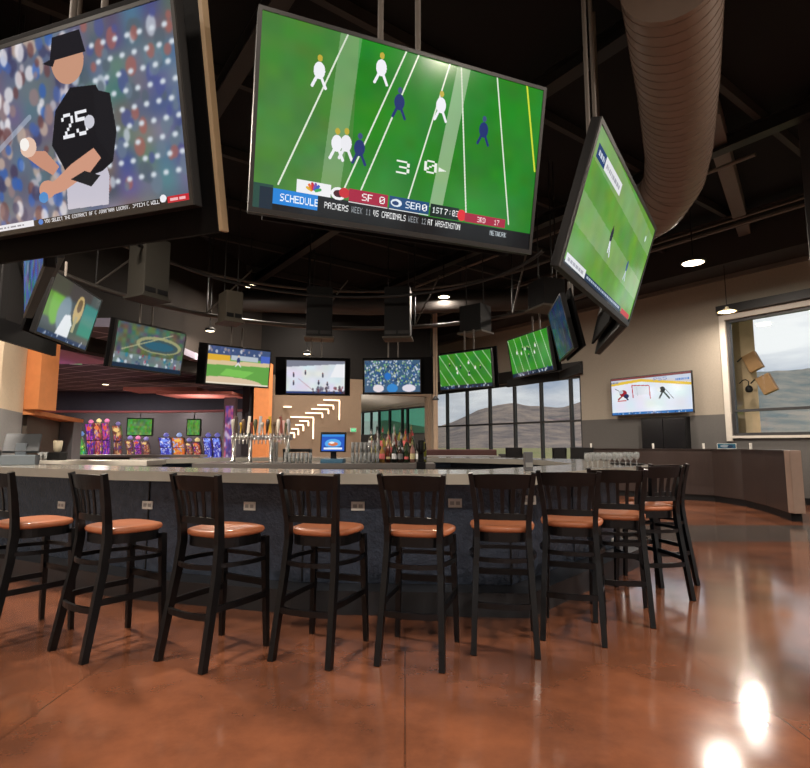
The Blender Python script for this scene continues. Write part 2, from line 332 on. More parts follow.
# left wall, portal to the gaming room
left_paint = banded('left_wall_stone_and_paint', [(1.80, (150,150,149)), (2.88, (222,203,176)), (9, (15,14,14))])
MB().prism([(-5.45,-6), (-5.5,7.3), (-6.02,8.5), (-6.2,8.45), (-5.72,7.1), (-5.7,-6)][::-1], 0, ZC).build('wall_left', left_paint, **ST)
MB().cbox(-6.42, -5.82, 8.55, 9.0, 1.86, 2.98, .01).build('column_portal', M_orange, **ST)
def wallseg(p, q, w, z0, z1, mm=None):
    mm = mm or MB(); p, q = Vector(p+(0,)), Vector(q+(0,)); d = (q-p).normalized(); n = Vector((-d.y, d.x, 0))*w/2
    return mm.prism([(p-n)[:2], (q-n)[:2], (q+n)[:2], (p+n)[:2]], z0, z1)
wallseg((-6.1,8.8), (-4.32,15.5), .3, 2.98, ZC).build('wall_portal_header', mat('dark_brown_paint', (32,27,23), .8, spec=.2), **ST)
wallseg((-6.2,8.7), (-7.4,11.5), .2, 0, 1.78).build('wall_half_height', mat('taupe_paint', (84,74,64), .8), **ST)
wallseg((-6.08,8.56), (-7.28,11.9), .36, 1.782, 1.86).build('trim_5', M_orange, **ST)
MB().cbox(-7.2,-6.92,11.3,11.6,0,1.78,.01).build('column_half_wall_end', mat('grey_end_panel', (120,120,124), .6), **ST)
pl = atY(262.5, 420, 15.2)
MB().cbox(pl.x-.21, pl.x+.21, 15.0, 15.4, 0, 3.6, .01).build('column_pillar', M_orange, **ST)
# gaming room shell
cas = mat('navy_gaming_room_paint', (46,43,50), .8)
MB().box(-16.2,-4.55,24,24.2,0,ZC).build('wall_gaming_back', cas, **ST)
MB().box(-16.2,-16,8.8,24,0,ZC).build('wall_gaming_left', cas, **ST)
MB().box(-4.75,-4.55,15.75,24,0,ZC).build('wall_gaming_right', cas, **ST)
MB().box(-16.2,-6.16,8.55,8.75,0,ZC).build('wall_gaming_front', cas, **ST)
def grid_ceiling():
    m = mat('gaming_ceiling_panels', (58,54,66), .7); nt = m.node_tree; b = nt.nodes['Principled BSDF']; g = nt.nodes.new('ShaderNodeNewGeometry')
    mp = nt.nodes.new('ShaderNodeMapping'); mp.inputs['Rotation'].default_value = (0,0,.5); nt.links.new(g.outputs['Position'], mp.inputs[0])
    br = nt.nodes.new('ShaderNodeTexBrick'); br.offset = 0; br.inputs['Scale'].default_value = 1; br.inputs['Brick Width'].default_value = 1.3; br.inputs['Row Height'].default_value = .65; br.inputs['Mortar Size'].default_value = .03
    br.inputs['Color1'].default_value = rgb((84,80,94)); br.inputs['Color2'].default_value = rgb((98,92,108)); br.inputs['Mortar'].default_value = rgb((190,180,195)); nt.links.new(mp.outputs[0], br.inputs[0]); nt.links.new(br.outputs[0], b.inputs['Base Color']); return m
MB().box(-16,-4.8,8.8,24,3.25,3.4).build('ceiling_gaming_room', grid_ceiling(), **ST)
# curved bulkhead of the gaming room with a pink cove edge
arc = [(-10.2+7.4*math.cos(a), 15.4+4.6*math.sin(a)) for a in [math.radians(25+130*i/16) for i in range(17)]]
m = MB(); e = MB()
for i in range(16): wallseg(arc[i], arc[i+1], .35, 2.55, 3.24, m); wallseg(arc[i], arc[i+1], .42, 2.49, 2.548, e)
m.build('wall_bulkhead', mat('slate_bulkhead_paint', (72,74,92), .7), **ST); e.build('trim_6', mat('pink_cove_edge', (190,110,120), .6), **ST)
sal = mat('salmon_soffit_paint', (210,130,116), .7)
MB().box(-6.9,-4.8,14.9,16.3,2.70,2.78).build('ceiling_salmon_soffit', sal, **ST)
MB().box(-8.4,-6.2,16.0,17.0,2.92,3.02).build('ceiling_salmon_step', mat('pale_salmon_paint', (215,140,130), .7), **ST)
MB().box(-9.2,-6.2,9.6,11.4,3.02,3.14).build('ceiling_violet_panel', mat('violet_pink_paint', (196,150,180), .7), **ST)
# wall behind the camera with daylight openings, and the far right side wall
far = mat('beige_far_wall', (150,140,128), .8)
def holes(x0, x1, z0, z1, ops, axis, pos, th):
    m = MB()
    def bx(a, b, c, d): (m.box(a, b, pos, pos+th, c, d) if axis == 'x' else m.box(pos, pos+th, a, b, c, d))
    cur = x0
    for a, b, c, d in ops: bx(cur, a, z0, z1); bx(a, b, z0, c); bx(a, b, d, z1); cur = b
    bx(cur, x1, z0, z1); return m
ops = [(-4.5,-1.2,.9,3.9), (0,3.3,.9,3.9), (4.5,7.8,.9,3.9), (9,12.5,.9,3.9)]
holes(-5.7, 13.8, 0, ZC, ops, 'x', -6.2, .2).build('wall_front', far, **ST)
ops2 = [(-4.5,-1,.9,3.9), (0,4.2,.9,3.9)]
holes(-6, 5.1, 0, ZC, ops2, 'y', 13.6, .2).build('wall_far_right', far, **ST)
k = 4
for a, b, c, d in ops:
    w = MB(); w.box(a, b, -6.13, -6.05, c, c+.07).box(a, b, -6.13, -6.05, d-.07, d).box(a, a+.07, -6.13, -6.05, c, d).box(b-.07, b, -6.13, -6.05, c, d).box((a+b)/2-.03, (a+b)/2+.03, -6.13, -6.05, c, d)
    o = w.build('window_%d' % k, M_window_frame, **ST); MB().box(a+.03, b-.03, -6.1, -6.09, c+.03, d-.03).build('window_glass', M_glass, o); k += 1
for a, b, c, d in ops2:
    w = MB(); w.box(13.65,13.73, a, b, c, c+.07).box(13.65,13.73, a, b, d-.07, d).box(13.65,13.73, a, a+.07, c, d).box(13.65,13.73, b-.07, b, c, d).box(13.65,13.73, (a+b)/2-.03, (a+b)/2+.03, c, d)
    o = w.build('window_%d' % k, M_window_frame, **ST); MB().box(13.69,13.70, a+.03, b-.03, c+.03, d-.03).build('window_glass', M_glass, o); k += 1
# roof structure: beams and purlins under the deck
bmm = MB()
for i in range(14):
    t = -10+1.9*i; bmm.box(t, t+.09, 1.05, 17, 6.12, 6.28, WM)
bmm.build('ceiling_purlin', mat('brown_black_purlin', (32,28,26), .7), **ST)
for i, yy in enumerate((1.9,5.2,8.6,12)):
    m = MB(); m.box(-12, 12.5, yy, yy+.2, 5.9, 5.93, WM).box(-12, 12.5, yy+.085, yy+.115, 5.93, 6.10, WM).box(-12, 12.5, yy, yy+.2, 6.10, 6.118, WM)
    m.build('ceiling_beam', M_steel_dark if i else mat('brown_steel_beam', (50,45,41), .6), **ST)
wallseg((4.4,7.3), (8.6,13.0), .24, 6.0, 6.29).build('ceiling_beam', mat('taupe_steel_beam', (92,84,79), .6), **ST)
wallseg((6.9,6.5), (9.4,10.3), .12, 6.1, 6.29).build('ceiling_beam', mat('taupe_steel_beam', (92,84,79), .6), **ST)
# ============================================================ OUTDOORS
def ridge(name, pts, depth, base, col, seed, **kw):
    R = random.Random(seed); n = 90; xs = [pts[0][0]+(pts[-1][0]-pts[0][0])*i/n for i in range(n+1)]; vs = []; rows = 14
    from mathutils import noise as nz
    for j in range(rows+1):
        f = j/rows
        for x in xs:
            for a, b in zip(pts, pts[1:]):
                if a[0] <= x <= b[0]+1e-6: k = (x-a[0])/(b[0]-a[0]); h = a[1]*(1-k)+b[1]*k; y = a[2]*(1-k)+b[2]*k; break
            g = nz.fractal(Vector((x*.012+seed, f*2.5, .3)), .9, 2.2, 6)
            h2 = h*(f**1.15)*(1+.18*g*(1-f*.6)) if f else 0
            vs.append((x*(1-(1-f)*depth/700), (y-(1-f)*depth)+18*g*(1-f), base+h2))
    fs = [(j*(n+1)+i, j*(n+1)+i+1, (j+1)*(n+1)+i+1, (j+1)*(n+1)+i) for j in range(rows) for i in range(n)]
    m = MB().add(vs, fs, False); return m.build(name, col, **kw)
def hill_mat(name, c1, c2):
    m = mat(name, c1, .95, var=0); nt = m.node_tree; b = nt.nodes['Principled BSDF']; g = nt.nodes.new('ShaderNodeNewGeometry')
    n = nt.nodes.new('ShaderNodeTexNoise'); n.inputs['Scale'].default_value = .05; n.inputs['Detail'].default_value = 9; n.inputs['Roughness'].default_value = .65; nt.links.new(g.outputs['Position'], n.inputs[0])
    c = nt.nodes.new('ShaderNodeValToRGB'); c.color_ramp.elements[0].position = .38; c.color_ramp.elements[1].position = .62; c.color_ramp.elements[0].color = rgb(c1); c.color_ramp.elements[1].color = rgb(c2); nt.links.new(n.outputs[0], c.inputs[0]); nt.links.new(c.outputs[0], b.inputs['Base Color']); return m
def sky_pt(u, v, D):                     # height and x of a skyline point at distance D
    p = atY(u, v, D); return (p.x, p.z+.7, D)
hm = hill_mat('scrubby_mountain_slope', (98,90,92), (158,140,126))
ridge('mountain', [(-330,48,600)]+[sky_pt(u, v, 600) for u, v in ((405,424),(433,429),(450,423),(480,409),(500,405),(512,404),(530,407),(560,408),(575,403),(590,398),(640,388),(700,372))], 260, -.7, hm, 3, **ST)
ridge('hill', [sky_pt(u, v, 520) for u, v in ((640,405),(700,385),(735,373),(760,371),(790,372),(812,369),(900,362),(1100,380))], 240, -.7, hill_mat('blue_grey_hill_slope', (106,116,114), (150,142,130)), 8, **ST)
ridge('hills_left', [sky_pt(u, v, 450) for u, v in ((60,400),(200,412),(320,424),(390,421),(433,428))], 180, -.7, hm, 5, **ST)
fm = hill_mat('dry_valley_ground', (120,128,66), (158,140,98)); 
MB().add([(-900,-700,-.6),(900,-700,-.6),(900,700,-.6),(-900,700,-.6)], [(0,1,2,3)]).build('ground', fm, **ST)
lm = mat('irrigated_lawn', (112,150,62), .9); p0 = WM @ Vector((-3.5,-18,0)); 
MB().box(-9, 4, -120, -8, -.59, -.5, WM).build('lawn', lm, **ST)
# terrace post with sconces outside the right window
# ============================================================ BAR STOOLS
M_stool = mat('black_lacquered_wood', (6,6,8), .36, coat=.08, var=.2, spec=.35); M_seat = mat('tan_orange_vinyl', (166,100,66), .42, coat=.15, var=.1, scale=5)
def stool(name, label, group):
    t = thing(name, label, 'bar stool', group=group)
    for s in (-1, 1):
        MB().sweep([(s*.195,-.30,0),(s*.186,-.255,.25),(s*.174,-.205,.52),(s*.166,-.185,.70),(s*.167,-.19,.80),(s*.182,-.215,.96),(s*.203,-.25,1.12)], [.036,.036,.036,.036,.034,.032,.030], [.042,.046,.05,.052,.048,.042,.034]).build('leg_rear', M_stool, t)
        MB().sweep([(s*.205,.205,0),(s*.195,.195,.35),(s*.185,.185,.70)], [.03,.036,.042], [.03,.036,.042]).build('leg_front', M_stool, t)
    # seat: saddle shape, wider at the front
    out = []; n = 40
    for i in range(n):
        a = 2*PI*i/n; c, s_ = math.cos(a), math.sin(a); e = 3.2; r = (abs(c)**e+abs(s_)**e)**(-1/e)
        y = r*s_*.205+.01; x = r*c*(.195+.035*(y+.2)/.4); out.append((x, y))
    m = MB(); rings = [(.93,.728),(1.0,.738),(1.02,.752),(.99,.766),(.9,.772),(.6,.768),(.25,.762)]
    vs = [(x*k, y*k+.002, z) for k, z in rings for x, y in out]; fs = [(i*n+j, i*n+(j+1) % n, (i+1)*n+(j+1) % n, (i+1)*n+j) for i in range(len(rings)-1) for j in range(n)]
    fs += [tuple(range(n))[::-1], tuple((len(rings)-1)*n+j for j in range(n))]; m.add(vs, fs, True).build('seat', M_seat, t)
    ap = MB(); ap.prism([(x*.93, y*.93) for x, y in out], .668, .729); ap.build('seat_frame', M_stool, t)
    # curved crest rail
    def curved(z0, z1, zt0, xh, yy, bow, th):
        m = MB(); N = 12; vs = []
        for i in range(N+1):
            u = -1+2*i/N; x = xh*u; y = yy-bow*(1-u*u)
            lift = .006*(1-u*u)
            for (dy, z) in ((th/2, z0+zt0*(1-u*u)), (th/2, z1+lift), (-th/2, z1+lift), (-th/2, z0+zt0*(1-u*u))):
                lean = -(z-.97)*.22 if z > .9 else 0
                vs.append((x*(1+(z-.97)*.25), y+dy+lean, z))
        fs = [(4*i+k, 4*i+(k+1) % 4, 4*i+4+(k+1) % 4, 4*i+4+k) for i in range(N) for k in range(4)]+[(3,2,1,0), tuple(4*N+k for k in range(4))]
        return m.add(vs, fs)
    curved(1.025, 1.108, -.010, .188, -.213, .03, .022).build('crest_rail', M_stool, t)
    curved(.815, .852, 0, .176, -.196, .022, .024).build('back_rail', M_stool, t)
    for i in range(5):
        u = (-2+i)/2.6; b = .026*(1-u*u)
        MB().sweep([(u*.165,-.196-.022*(1-u*u),.84),(u*.172,-.203-b,.93),(u*.19,-.225-b,1.035)], .024, .010).build('slat', M_stool, t)
    def bow(p, q, b, w, h, z2=None):
        p, q = Vector(p), Vector(q); d = (q-p); nrm = Vector((d.y, -d.x, 0)).normalized(); return MB().sweep([p+d*k/8+nrm*b*(1-(2*k/8-1)**2) for k in range(9)], w, h, xdir=(0,0,1))
    bow((-.176,-.20,.565), (.176,-.20,.565), .055, .028, .016).build('stretcher', M_stool, t)
    bow((-.19,.19,.56), (-.176,-.20,.575), .035, .026, .016).build('stretcher', M_stool, t)
    bow((.176,-.20,.575), (.19,.19,.56), .035, .026, .016).build('stretcher', M_stool, t)
    bow((.19,.19,.57), (-.19,.19,.57), .02, .026, .016).build('stretcher', M_stool, t)
    bow((-.187,-.252,.29), (.187,-.252,.29), .03, .036, .02).build('stretcher', M_stool, t)
    bow((-.197,.20,.33), (-.184,-.245,.33), .012, .036, .02).build('stretcher', M_stool, t)
    bow((.184,-.245,.33), (.197,.20,.33), .012, .036, .02).build('stretcher', M_stool, t)
    bow((.2,.2,.40), (-.2,.2,.40), 0, .042, .022).build('footrest', M_stool, t)
    return t
G = 'black wooden bar stools with tan seats around the bar'
spots = [(33,518,31),(122,522,33),(224,525,29),(326,524,20),(420,525,14),(502,521,9),(571,517,19),(616,511,17),(646,503,-8),(653,498,-14)]
lab = ['black slat-back bar stool with tan seat, the first at the left end of the bar',
 'second black bar stool with tan seat from the left, turned towards the bar register',
 'third black bar stool from the left, its broad tan seat turned right',
 'fourth black bar stool from the left, in front of the lit grey bar panel',
 'fifth black bar stool from the left, standing straight below the two far screens',
 'sixth black bar stool from the left, its tan seat hidden behind its slats',
 'seventh black bar stool from the left, at the corner of the bar on brown floor',
 'eighth bar stool from the left, first one round the right corner of the bar',
 'ninth bar stool from the left, between its neighbours on the right side of the bar',
 'tenth and last bar stool at the right end, closest to the dark low partition']
st0 = None
for (u, v, a), l in zip(spots, lab):
    D = .535*540/(v-445); p = atY(u, v, D); loc = (p.x, p.y, 0); rz = -math.radians(a)
    if st0 is None: st0 = stool('bar_stool', l, G); st0.location = loc; st0.rotation_euler = (0,0,rz)
    else: copy_tree(st0, loc, rz, l)
# ============================================================ BAR COUNTER
edge = [(-5.38,6.15),(-2.45,4.68),(-.9,4.25),(1.0,4.15),(2.75,6.1),(2.75,8.6),(1.0,10.2),(-2.6,10.4),(-4.7,9.3)]
def offset(pl, d):
    out = []; n = len(pl)
    for i in range(n):
        p = Vector(pl[i]); ds = []
        if i > 0: ds.append((p-Vector(pl[i-1])).normalized())
        if i < n-1: ds.append((Vector(pl[i+1])-p).normalized())
        ns = [Vector((-a.y, a.x)) for a in ds]; b = sum(ns, Vector((0,0))).normalized(); k = d/max(.3, b.dot(ns[0])); out.append(tuple(p+b*k))
    return out
def strip(m, A, B, z0, z1):
    for i in range(len(A)-1): m.prism([A[i], A[i+1], B[i+1], B[i]], z0, z1)
    return m
def ringstrip(A, B, z0, z1):
    n = len(A); m = MB(); vs = [(p[0], p[1], z) for z in (z0, z1) for p in A+B]
    fs = []
    for i in range(n-1):
        fs += [(i+1, i, n+i, n+i+1), (2*n+i, 2*n+i+1, 3*n+i+1, 3*n+i), (i, i+1, 2*n+i+1, 2*n+i), (n+i+1, n+i, 3*n+i, 3*n+i+1)]
    fs += [(0, 2*n, 3*n, n), (n-1, 2*n-1, 4*n-1, 3*n-1)]
    return m.add(vs, fs)
bar = thing('bar_counter', 'large wraparound bar with grey concrete top and dark slate-blue front', 'bar', (0,4.2,0))
def local(m, o): m.v = [(x-o.location.x, y-o.location.y, z-o.location.z) for x, y, z in m.v]; return m
M_top = mat('grey_concrete_countertop', (150,147,138), .2, var=.12, scale=5, bump=.03, coat=.4)
def stone_mat():
    m = mat('slate_blue_bar_front', (62,71,86), .27, .45, var=.6, scale=14, bump=.35, bscale=40, stretch=(1,1,1)); return m
M_front = stone_mat()
local(ringstrip(edge, offset(edge, .75), 1.0, 1.08), bar).build('countertop', M_top, bar)
e2 = offset(edge, .34); local(ringstrip(e2, offset(edge, .46), .18, .998), bar).build('front_panel', M_front, bar)
e3 = offset(edge, .10); local(ringstrip(e3, offset(edge, .5), 0, .178), bar).build('plinth', mat('black_plinth', (36,37,40), .4, var=.2), bar)
local(ringstrip(offset(edge,.461), offset(edge, .70), 0.0, .9), bar).build('under_counter', M_steel_dark, bar)
# joints of the front panel
for i in range(6):
    a, b = Vector(e2[i]), Vector(e2[i+1]); L = (b-a).length; n = max(1, round(L/1.2)); d = (b-a).normalized(); nn = Vector((d.y,-d.x))
    for j in range(n+1):
        p = a+d*(L*j/n); jn = MB().box(-.006, .006, -.004, .004, .19, .995, Matrix.Translation((p.x+nn.x*.003, p.y+nn.y*.003, 0)) @ Matrix.Rotation(math.atan2(d.y, d.x), 4, 'Z')); local(jn, bar).build('panel_joint', M_black, bar)
# outlets on the front
def outlet(u, v, seg, lab):
    a, b = Vector(e2[seg]), Vector(e2[seg+1]); h = hit(u, v, a, b); d = (b-a).normalized(); t = thing('power_outlet', lab, 'outlet', h, math.atan2(d.y, d.x), 'white outlets on the bar front')
    MB().cbox(-.056,.056,-.010,-.001,-.036,.036,.003).build('cover_plate', M_white, t)
    for s in (-1, 1):
        MB().cbox(s*.024-.017,s*.024+.017,-.0135,-.0102,-.015,.015,.002).build('socket', mat('grey_socket', (150,148,144), .5), t)
for q in ((62,505,0,'white outlet on the bar front beside the second stool from the left'),(148,505,1,'white outlet on the bar front right of the second stool from the left'),(250,506,1,'white outlet on the bar front right of the third stool'),(358,506,2,'white outlet on the lit bar front right of the fourth stool'),(455,503,2,'white outlet on the bar front between the fifth and sixth stools'),(529,500,2,'white outlet on the bar front left of the seventh stool'),(613,541,3,'white outlet low on the right side of the bar behind the eighth stool')): outlet(*q)
# ============================================================ ISLAND BACK BAR
M_btop = mat('dark_grey_counter_edge', (104,101,98), .3, var=.1)
isl = thing('back_bar_island', 'dark island counter with grey top standing inside the bar', 'counter', (-1.2,7.6,0))
MB().cbox(-1.75,1.62,-.05,1.1,.97,1.045,.01).build('countertop', M_btop, isl)
MB().box(-1.7,1.57,.02,1.05,0,.968).build('cabinet', M_steel_dark, isl)
low = thing('service_counter', 'low pale counter with white top at the left inside the bar', 'counter', (-4.2,7.35,0))
MB().cbox(-1.0,.72,0,.6,1.02,1.09,.01).build('countertop', mat('pale_stone_top', (205,200,190), .3), low); MB().box(-.95,.67,.05,.58,0,1.018).build('cabinet', mat('grey_cabinet', (130,128,124), .6), low)
M_wine = mat('clear_glassware', (228,232,232), .06, var=0); M_wine.node_tree.nodes['Principled BSDF'].inputs['Transmission Weight'].default_value = .75; M_wine.node_tree.nodes['Principled BSDF'].inputs['IOR'].default_value = 1.3
# beer tap tower
tz = 1.046; ty = 7.75
pL, pR = atY(232, 437, ty), atY(292, 437, ty)
tap = thing('beer_tap_tower', 'long chrome beer tap rail with a row of tap handles above', 'beer tap', ((pL.x+pR.x)/2, ty, tz), 0)
W = (pR.x-pL.x)/2
MB().tube([(-W,0,.36),(W,0,.36)], .034, 14).build('rail', M_chrome, tap)
for x in (-W+.03, -W*.38, W*.32, W-.06): MB().lathe([(.05,0),(.05,.012),(.03,.02),(.028,.33)], x, 0, 0, 14).build('column', M_chrome, tap)
MB().cbox(-W-.02,W+.02,-.16,-.02,0,.018,.004).build('drip_tray', M_chrome, tap)
hc = [(186,180,170),(60,48,40),(200,160,60),(90,70,50),(220,214,200),(120,60,50),(80,84,60),(170,170,175)]
NT = 16
for i in range(NT):
    x = -W+.03+(2*W-.06)*i/(NT-1)
    tp = MB().tube([(x,-.03,.36),(x,-.075,.36),(x,-.095,.33),(x,-.095,.27)], .009, 8).lathe([(.012,0),(.014,.03),(.010,.05)], x, -.06, .37, 8).build('tap', M_chrome, tap)
    hgt = .20+.05*math.sin(i*2.1); M_ = Matrix.Translation((x,-.06,.42)) @ Matrix.Rotation(math.radians(6*math.sin(i*3.7)), 4, 'Y')
    if i % 3 == 0: MB().lathe([(.010,0),(.018,.05),(.030,hgt*.7),(.026,hgt*.95),(.008,hgt)], 0, 0, 0, 10, M_).build('handle', mat('tap_handle_%d' % (i % 8), hc[i % 8], .35), tp)
    elif i % 3 == 1: MB().cbox(-.02,.02,-.009,.009,0,hgt,.006,M_).build('handle', mat('tap_handle_%d' % (i % 8), hc[i % 8], .35), tp)
    else: MB().lathe([(.008,0),(.012,.06),(.012,hgt*.6),(.028,hgt*.75),(.028,hgt*.92),(.01,hgt)], 0, 0, 0, 10, M_).build('handle', mat('tap_handle_%d' % (i % 8), hc[i % 8], .35), tp)
# red and white tall handle display, right of the taps
# tumblers in a rack
def tumbler(label, cat, group, r=.036, h=.12, name='tumbler'):
    m = MB().lathe([(.001,0),(r*.8,0),(r,h),(r-.003,h),(r*.8-.004,.008),(.001,.008)], 0, 0, 0, 14); return tag(m.build(name, M_wine), label, cat, group)
g0 = None; ORD = ['first','second','third','fourth','fifth','sixth','seventh','eighth','ninth','tenth','eleventh','twelfth']
for i in range(7):
    p = atY(286+4.1*i, 462, 7.75); l = 'clear tumbler under the black rack beside the order screen, %s from the left' % ORD[i]
    if g0 is None: g0 = tumbler(l, 'glass', 'tumblers left of the order screen', .027, .145); g0.location = (p.x, 7.72, 1.046)
    else: c = copy_tree(g0, (p.x, 7.72, 1.046), 0, l)
p = atY(297, 452, 7.85); rk = thing('glass_rack', 'black rack shelf behind a row of tumblers beside the order screen', 'rack', (p.x, 7.86, 1.046))
MB().cbox(-.2,.2,-.05,.12,.155,.20,.006).build('shelf', M_black, rk)
for s in (-1, 1): MB().box(s*.185-.01,s*.185+.01,-.04,.11,0,.154).build('side_panel', M_black, rk)
for r_ in range(2):
    for i in range(7):
        p = atY(353+4.1*i, 462, 7.8); l = 'clear tumbler stacked right of the order screen, %s row, %s from the left' % (('bottom','top')[r_], ORD[i])
        copy_tree(g0, (p.x, 7.75, 1.046+r_*.147), 0, l)['group'] = 'tumblers right of the order screen'
# point of sale screen
def gui(name, w=64, h=44):
    p = Pic(w, h, (40,90,190)); p.rect(0,.86,1,1,(60,140,220)).ell(.5,.45,.36,.28,(90,170,235)).ell(.5,.42,.22,.12,(210,120,80)).ell(.45,.5,.12,.06,(240,240,240)).rect(.1,.08,.9,.2,(230,240,250)).rect(.1,.24,.9,.27,(30,60,130)); return p
p = atY(332.5, 463, 7.7); pos = thing('order_screen', 'black order terminal with bright blue screen in the middle of the back bar', 'monitor', (p.x, 7.74, 1.046), math.radians(-4))
Mx = Matrix.Translation((0,-.022,.17)) @ Matrix.Rotation(math.radians(-6), 4, 'X')
MB().cbox(-.185,.185,0,.035,0,.285,.01,Matrix.Translation((0,-.02,.155)) @ Matrix.Rotation(math.radians(-6), 4, 'X')).build('housing', M_black, pos)
picture_mesh('screen', gui('g'), .325, .235, pos, Mx)
MB().cbox(-.16,.16,-.1,.14,0,.06,.01).build('base', mat('blue_grey_plastic', (62,104,130), .5), pos); MB().cbox(-.04,.04,.02,.06,.06,.2,.005).build('stand', M_black, pos)
# bottles
def bottle(kind, col, capc, lab, loc, first={}):
    prof = {0:[(.001,0),(.036,0),(.037,.17),(.030,.20),(.013,.235),(.012,.29)], 1:[(.001,0),(.042,0),(.042,.13),(.038,.17),(.014,.20),(.013,.26)], 2:[(.001,0),(.03,0),(.033,.2),(.028,.23),(.011,.27),(.011,.33)]}[kind]
    key = (kind, col, capc)
    if key in first: return copy_tree(first[key], loc, 0, lab)
    t = thing('bottle', lab, 'bottle', loc, 0, 'liquor bottles on the back bar'); mm = mat('bottle_glass_%d_%d_%d' % col, col, .1, coat=.5)
    mm.node_tree.nodes['Principled BSDF'].inputs['Transmission Weight'].default_value = .35
    MB().lathe(prof, seg=12).build('bottle_body', mm, t); h = prof[-1][1]; r = prof[1][0]
    MB().lathe([(.015,h-.03),(.015,h+.012),(.005,h+.014),(.004,h+.05)], seg=8).build('pourer', mat('cap_%d_%d_%d' % capc, capc, .4), t)
    MB().lathe([(r+.0012,.05),(r+.0014,.13)], seg=12).build('bottle_label', mat('paper_%d_%d_%d' % tuple(min(255, c+90) for c in capc), tuple(min(255, c+90) for c in capc), .7), t)
    first[key] = t; return t
step = thing('bottle_step', 'black two-step riser under the bottles beside the dark post', 'shelf', (-.2,8.1,1.046))
MB().cbox(-.36,.42,.0,.16,0,.09,.004).build('lower_step', M_black, step); MB().cbox(-.36,.42,.162,.34,0,.19,.004).build('upper_step', M_black, step)
BC = [((150,150,60),'olive'),((60,84,50),'green'),((120,52,36),'red-brown'),((170,170,165),'clear'),((60,36,28),'dark brown'),((196,150,80),'amber'),((190,140,130),'pink'),((34,52,44),'dark green')]
CC = [(30,30,30),(150,30,30),(120,110,60),(150,150,150)]
k = 0
for row, (yy, zz, n) in enumerate(((7.93,1.046,9),(8.18,1.137,8),(8.35,1.237,8))):
    for i in range(n):
        c, nm = BC[(k*5+row) % 8]; x = -.52+.088*i+.02*(row % 2) if row else -.42+.088*i
        bottle((k*7+row) % 3, c, CC[(k+row) % 4], '%s glass liquor bottle, %s row of the back bar, %s from the left' % (nm, ('front','middle','rear')[row], ORD[i]), (x, yy, zz)); k += 1
p = atY(421, 470, 6.6)
po = thing('black_tap_post', 'slim black post with a clustered head standing on the inner bar edge', 'post', (p.x, 6.6, 0))
MB().cbox(-.055,.055,-.05,.05,0,1.1,.008).build('post', M_black, po); MB().cbox(-.035,.035,-.03,.03,1.1,1.36,.01).build('head', M_black, po)
for a, b in ((-.05,.06),(.0,.09),(.05,.07)): MB().tube([(a*.3,-.03,1.2),(a,-.06,1.25),(a,-.06,1.25+b)], .012, 8).build('nozzle', M_steel_dark, po)
# register on the left of the counter
p = atY(20, 464, 6.05)
rg = thing('cash_register', 'grey cash register with slanted screen on the left end of the bar', 'register', (p.x, 6.05, 1.081), math.radians(25))
M_rg = mat('grey_register_plastic', (112,122,130), .5)
MB().cbox(-.16,.16,-.14,.14,0,.11,.01).build('cash_drawer', M_rg, rg); MB().cbox(-.05,.05,-.03,.05,.11,.24,.006).build('stand', M_rg, rg)
MB().cbox(-.17,.17,-.02,.02,0,.24,.008,Matrix.Translation((0,-.02,.14)) @ Matrix.Rotation(math.radians(-35), 4, 'X')).build('screen_housing', mat('dark_register_plastic', (66,70,74), .5), rg)
MB().cbox(-.30,-.19,-.06,.08,0,.16,.008).build('receipt_printer', mat('dark_register_plastic', (66,70,74), .5), rg)
p = atY(57, 458, 7.6)
cf = thing('coffee_grinder', 'small dark grinder with cream hopper on the low left counter', 'grinder', (p.x, 7.6, 1.091))
MB().cbox(-.09,.09,-.08,.08,0,.11,.01).build('base', M_black, cf); MB().lathe([(.03,.11),(.05,.14),(.06,.26),(.05,.27),(.001,.27)], seg=14).build('hopper', mat('cream_plastic', (200,190,165), .5), cf)
for i, u in enumerate((40,46)):
    p = atY(u, 458, 7.7); tumbler('short clear glass on the low left counter, %s one' % ('left','right')[i], 'glass', 'short glasses on the low left counter', .035, .11).location = (p.x, 7.7, 1.091)
# wine glasses and trays on the right side of the bar
wg = None
wl = [(588,5.0),(593,5.25),(598,5.15),(604,5.35),(609,5.15),(615,5.45),(620,5.3),(626,5.55),(631,5.45),(637,5.7)]
for i, (u, Y) in enumerate(wl):
    p = atY(u, 468, Y); l = 'clear stemmed wine glass on the right side of the bar, %s from the left' % ORD[i]
    if wg is None:
        m = MB().lathe([(.001,.0),(.034,0),(.034,.003),(.005,.008),(.0045,.075),(.02,.09),(.037,.12),(.036,.15),(.029,.185),(.0275,.185),(.0345,.15),(.0355,.12),(.018,.092),(.001,.085)], 0, 0, 0, 18)
        wg = tag(m.build('wine_glass', M_wine), l, 'wine glass', 'wine glasses on the right side of the bar'); wg.location = (p.x, Y, 1.081); wg.scale = (.85,.85,.8)
    else: copy_tree(wg, (p.x, Y, 1.081), 0, l)
for (u, Y, l) in ((634,6.05,'low round black tray beside the wine glasses'),(652,6.25,'low round black tray at the far right corner of the bar')):
    p = atY(u, 466, Y); tag(MB().lathe([(.001,0),(.13,0),(.15,.018),(.145,.02),(.128,.006),(.001,.006)], seg=24).build('serving_tray', M_black), l, 'tray', 'black trays on the bar').location = (min(p.x,2.5), Y, 1.081)
p = atY(527, 470, 4.75); nh = thing('napkin_dispenser', 'upright grey steel napkin dispenser on the bar behind the sixth stool', 'napkin dispenser', (p.x, 4.7, 1.081))
MB().cbox(-.035,.035,-.035,.035,0,.16,.006).build('case', mat('brushed_grey_steel', (96,96,98), .4, .4), nh); MB().cbox(-.03,.03,-.041,-.036,.03,.07,.002).build('napkins', mat('grey_paper', (130,130,128), .7), nh)
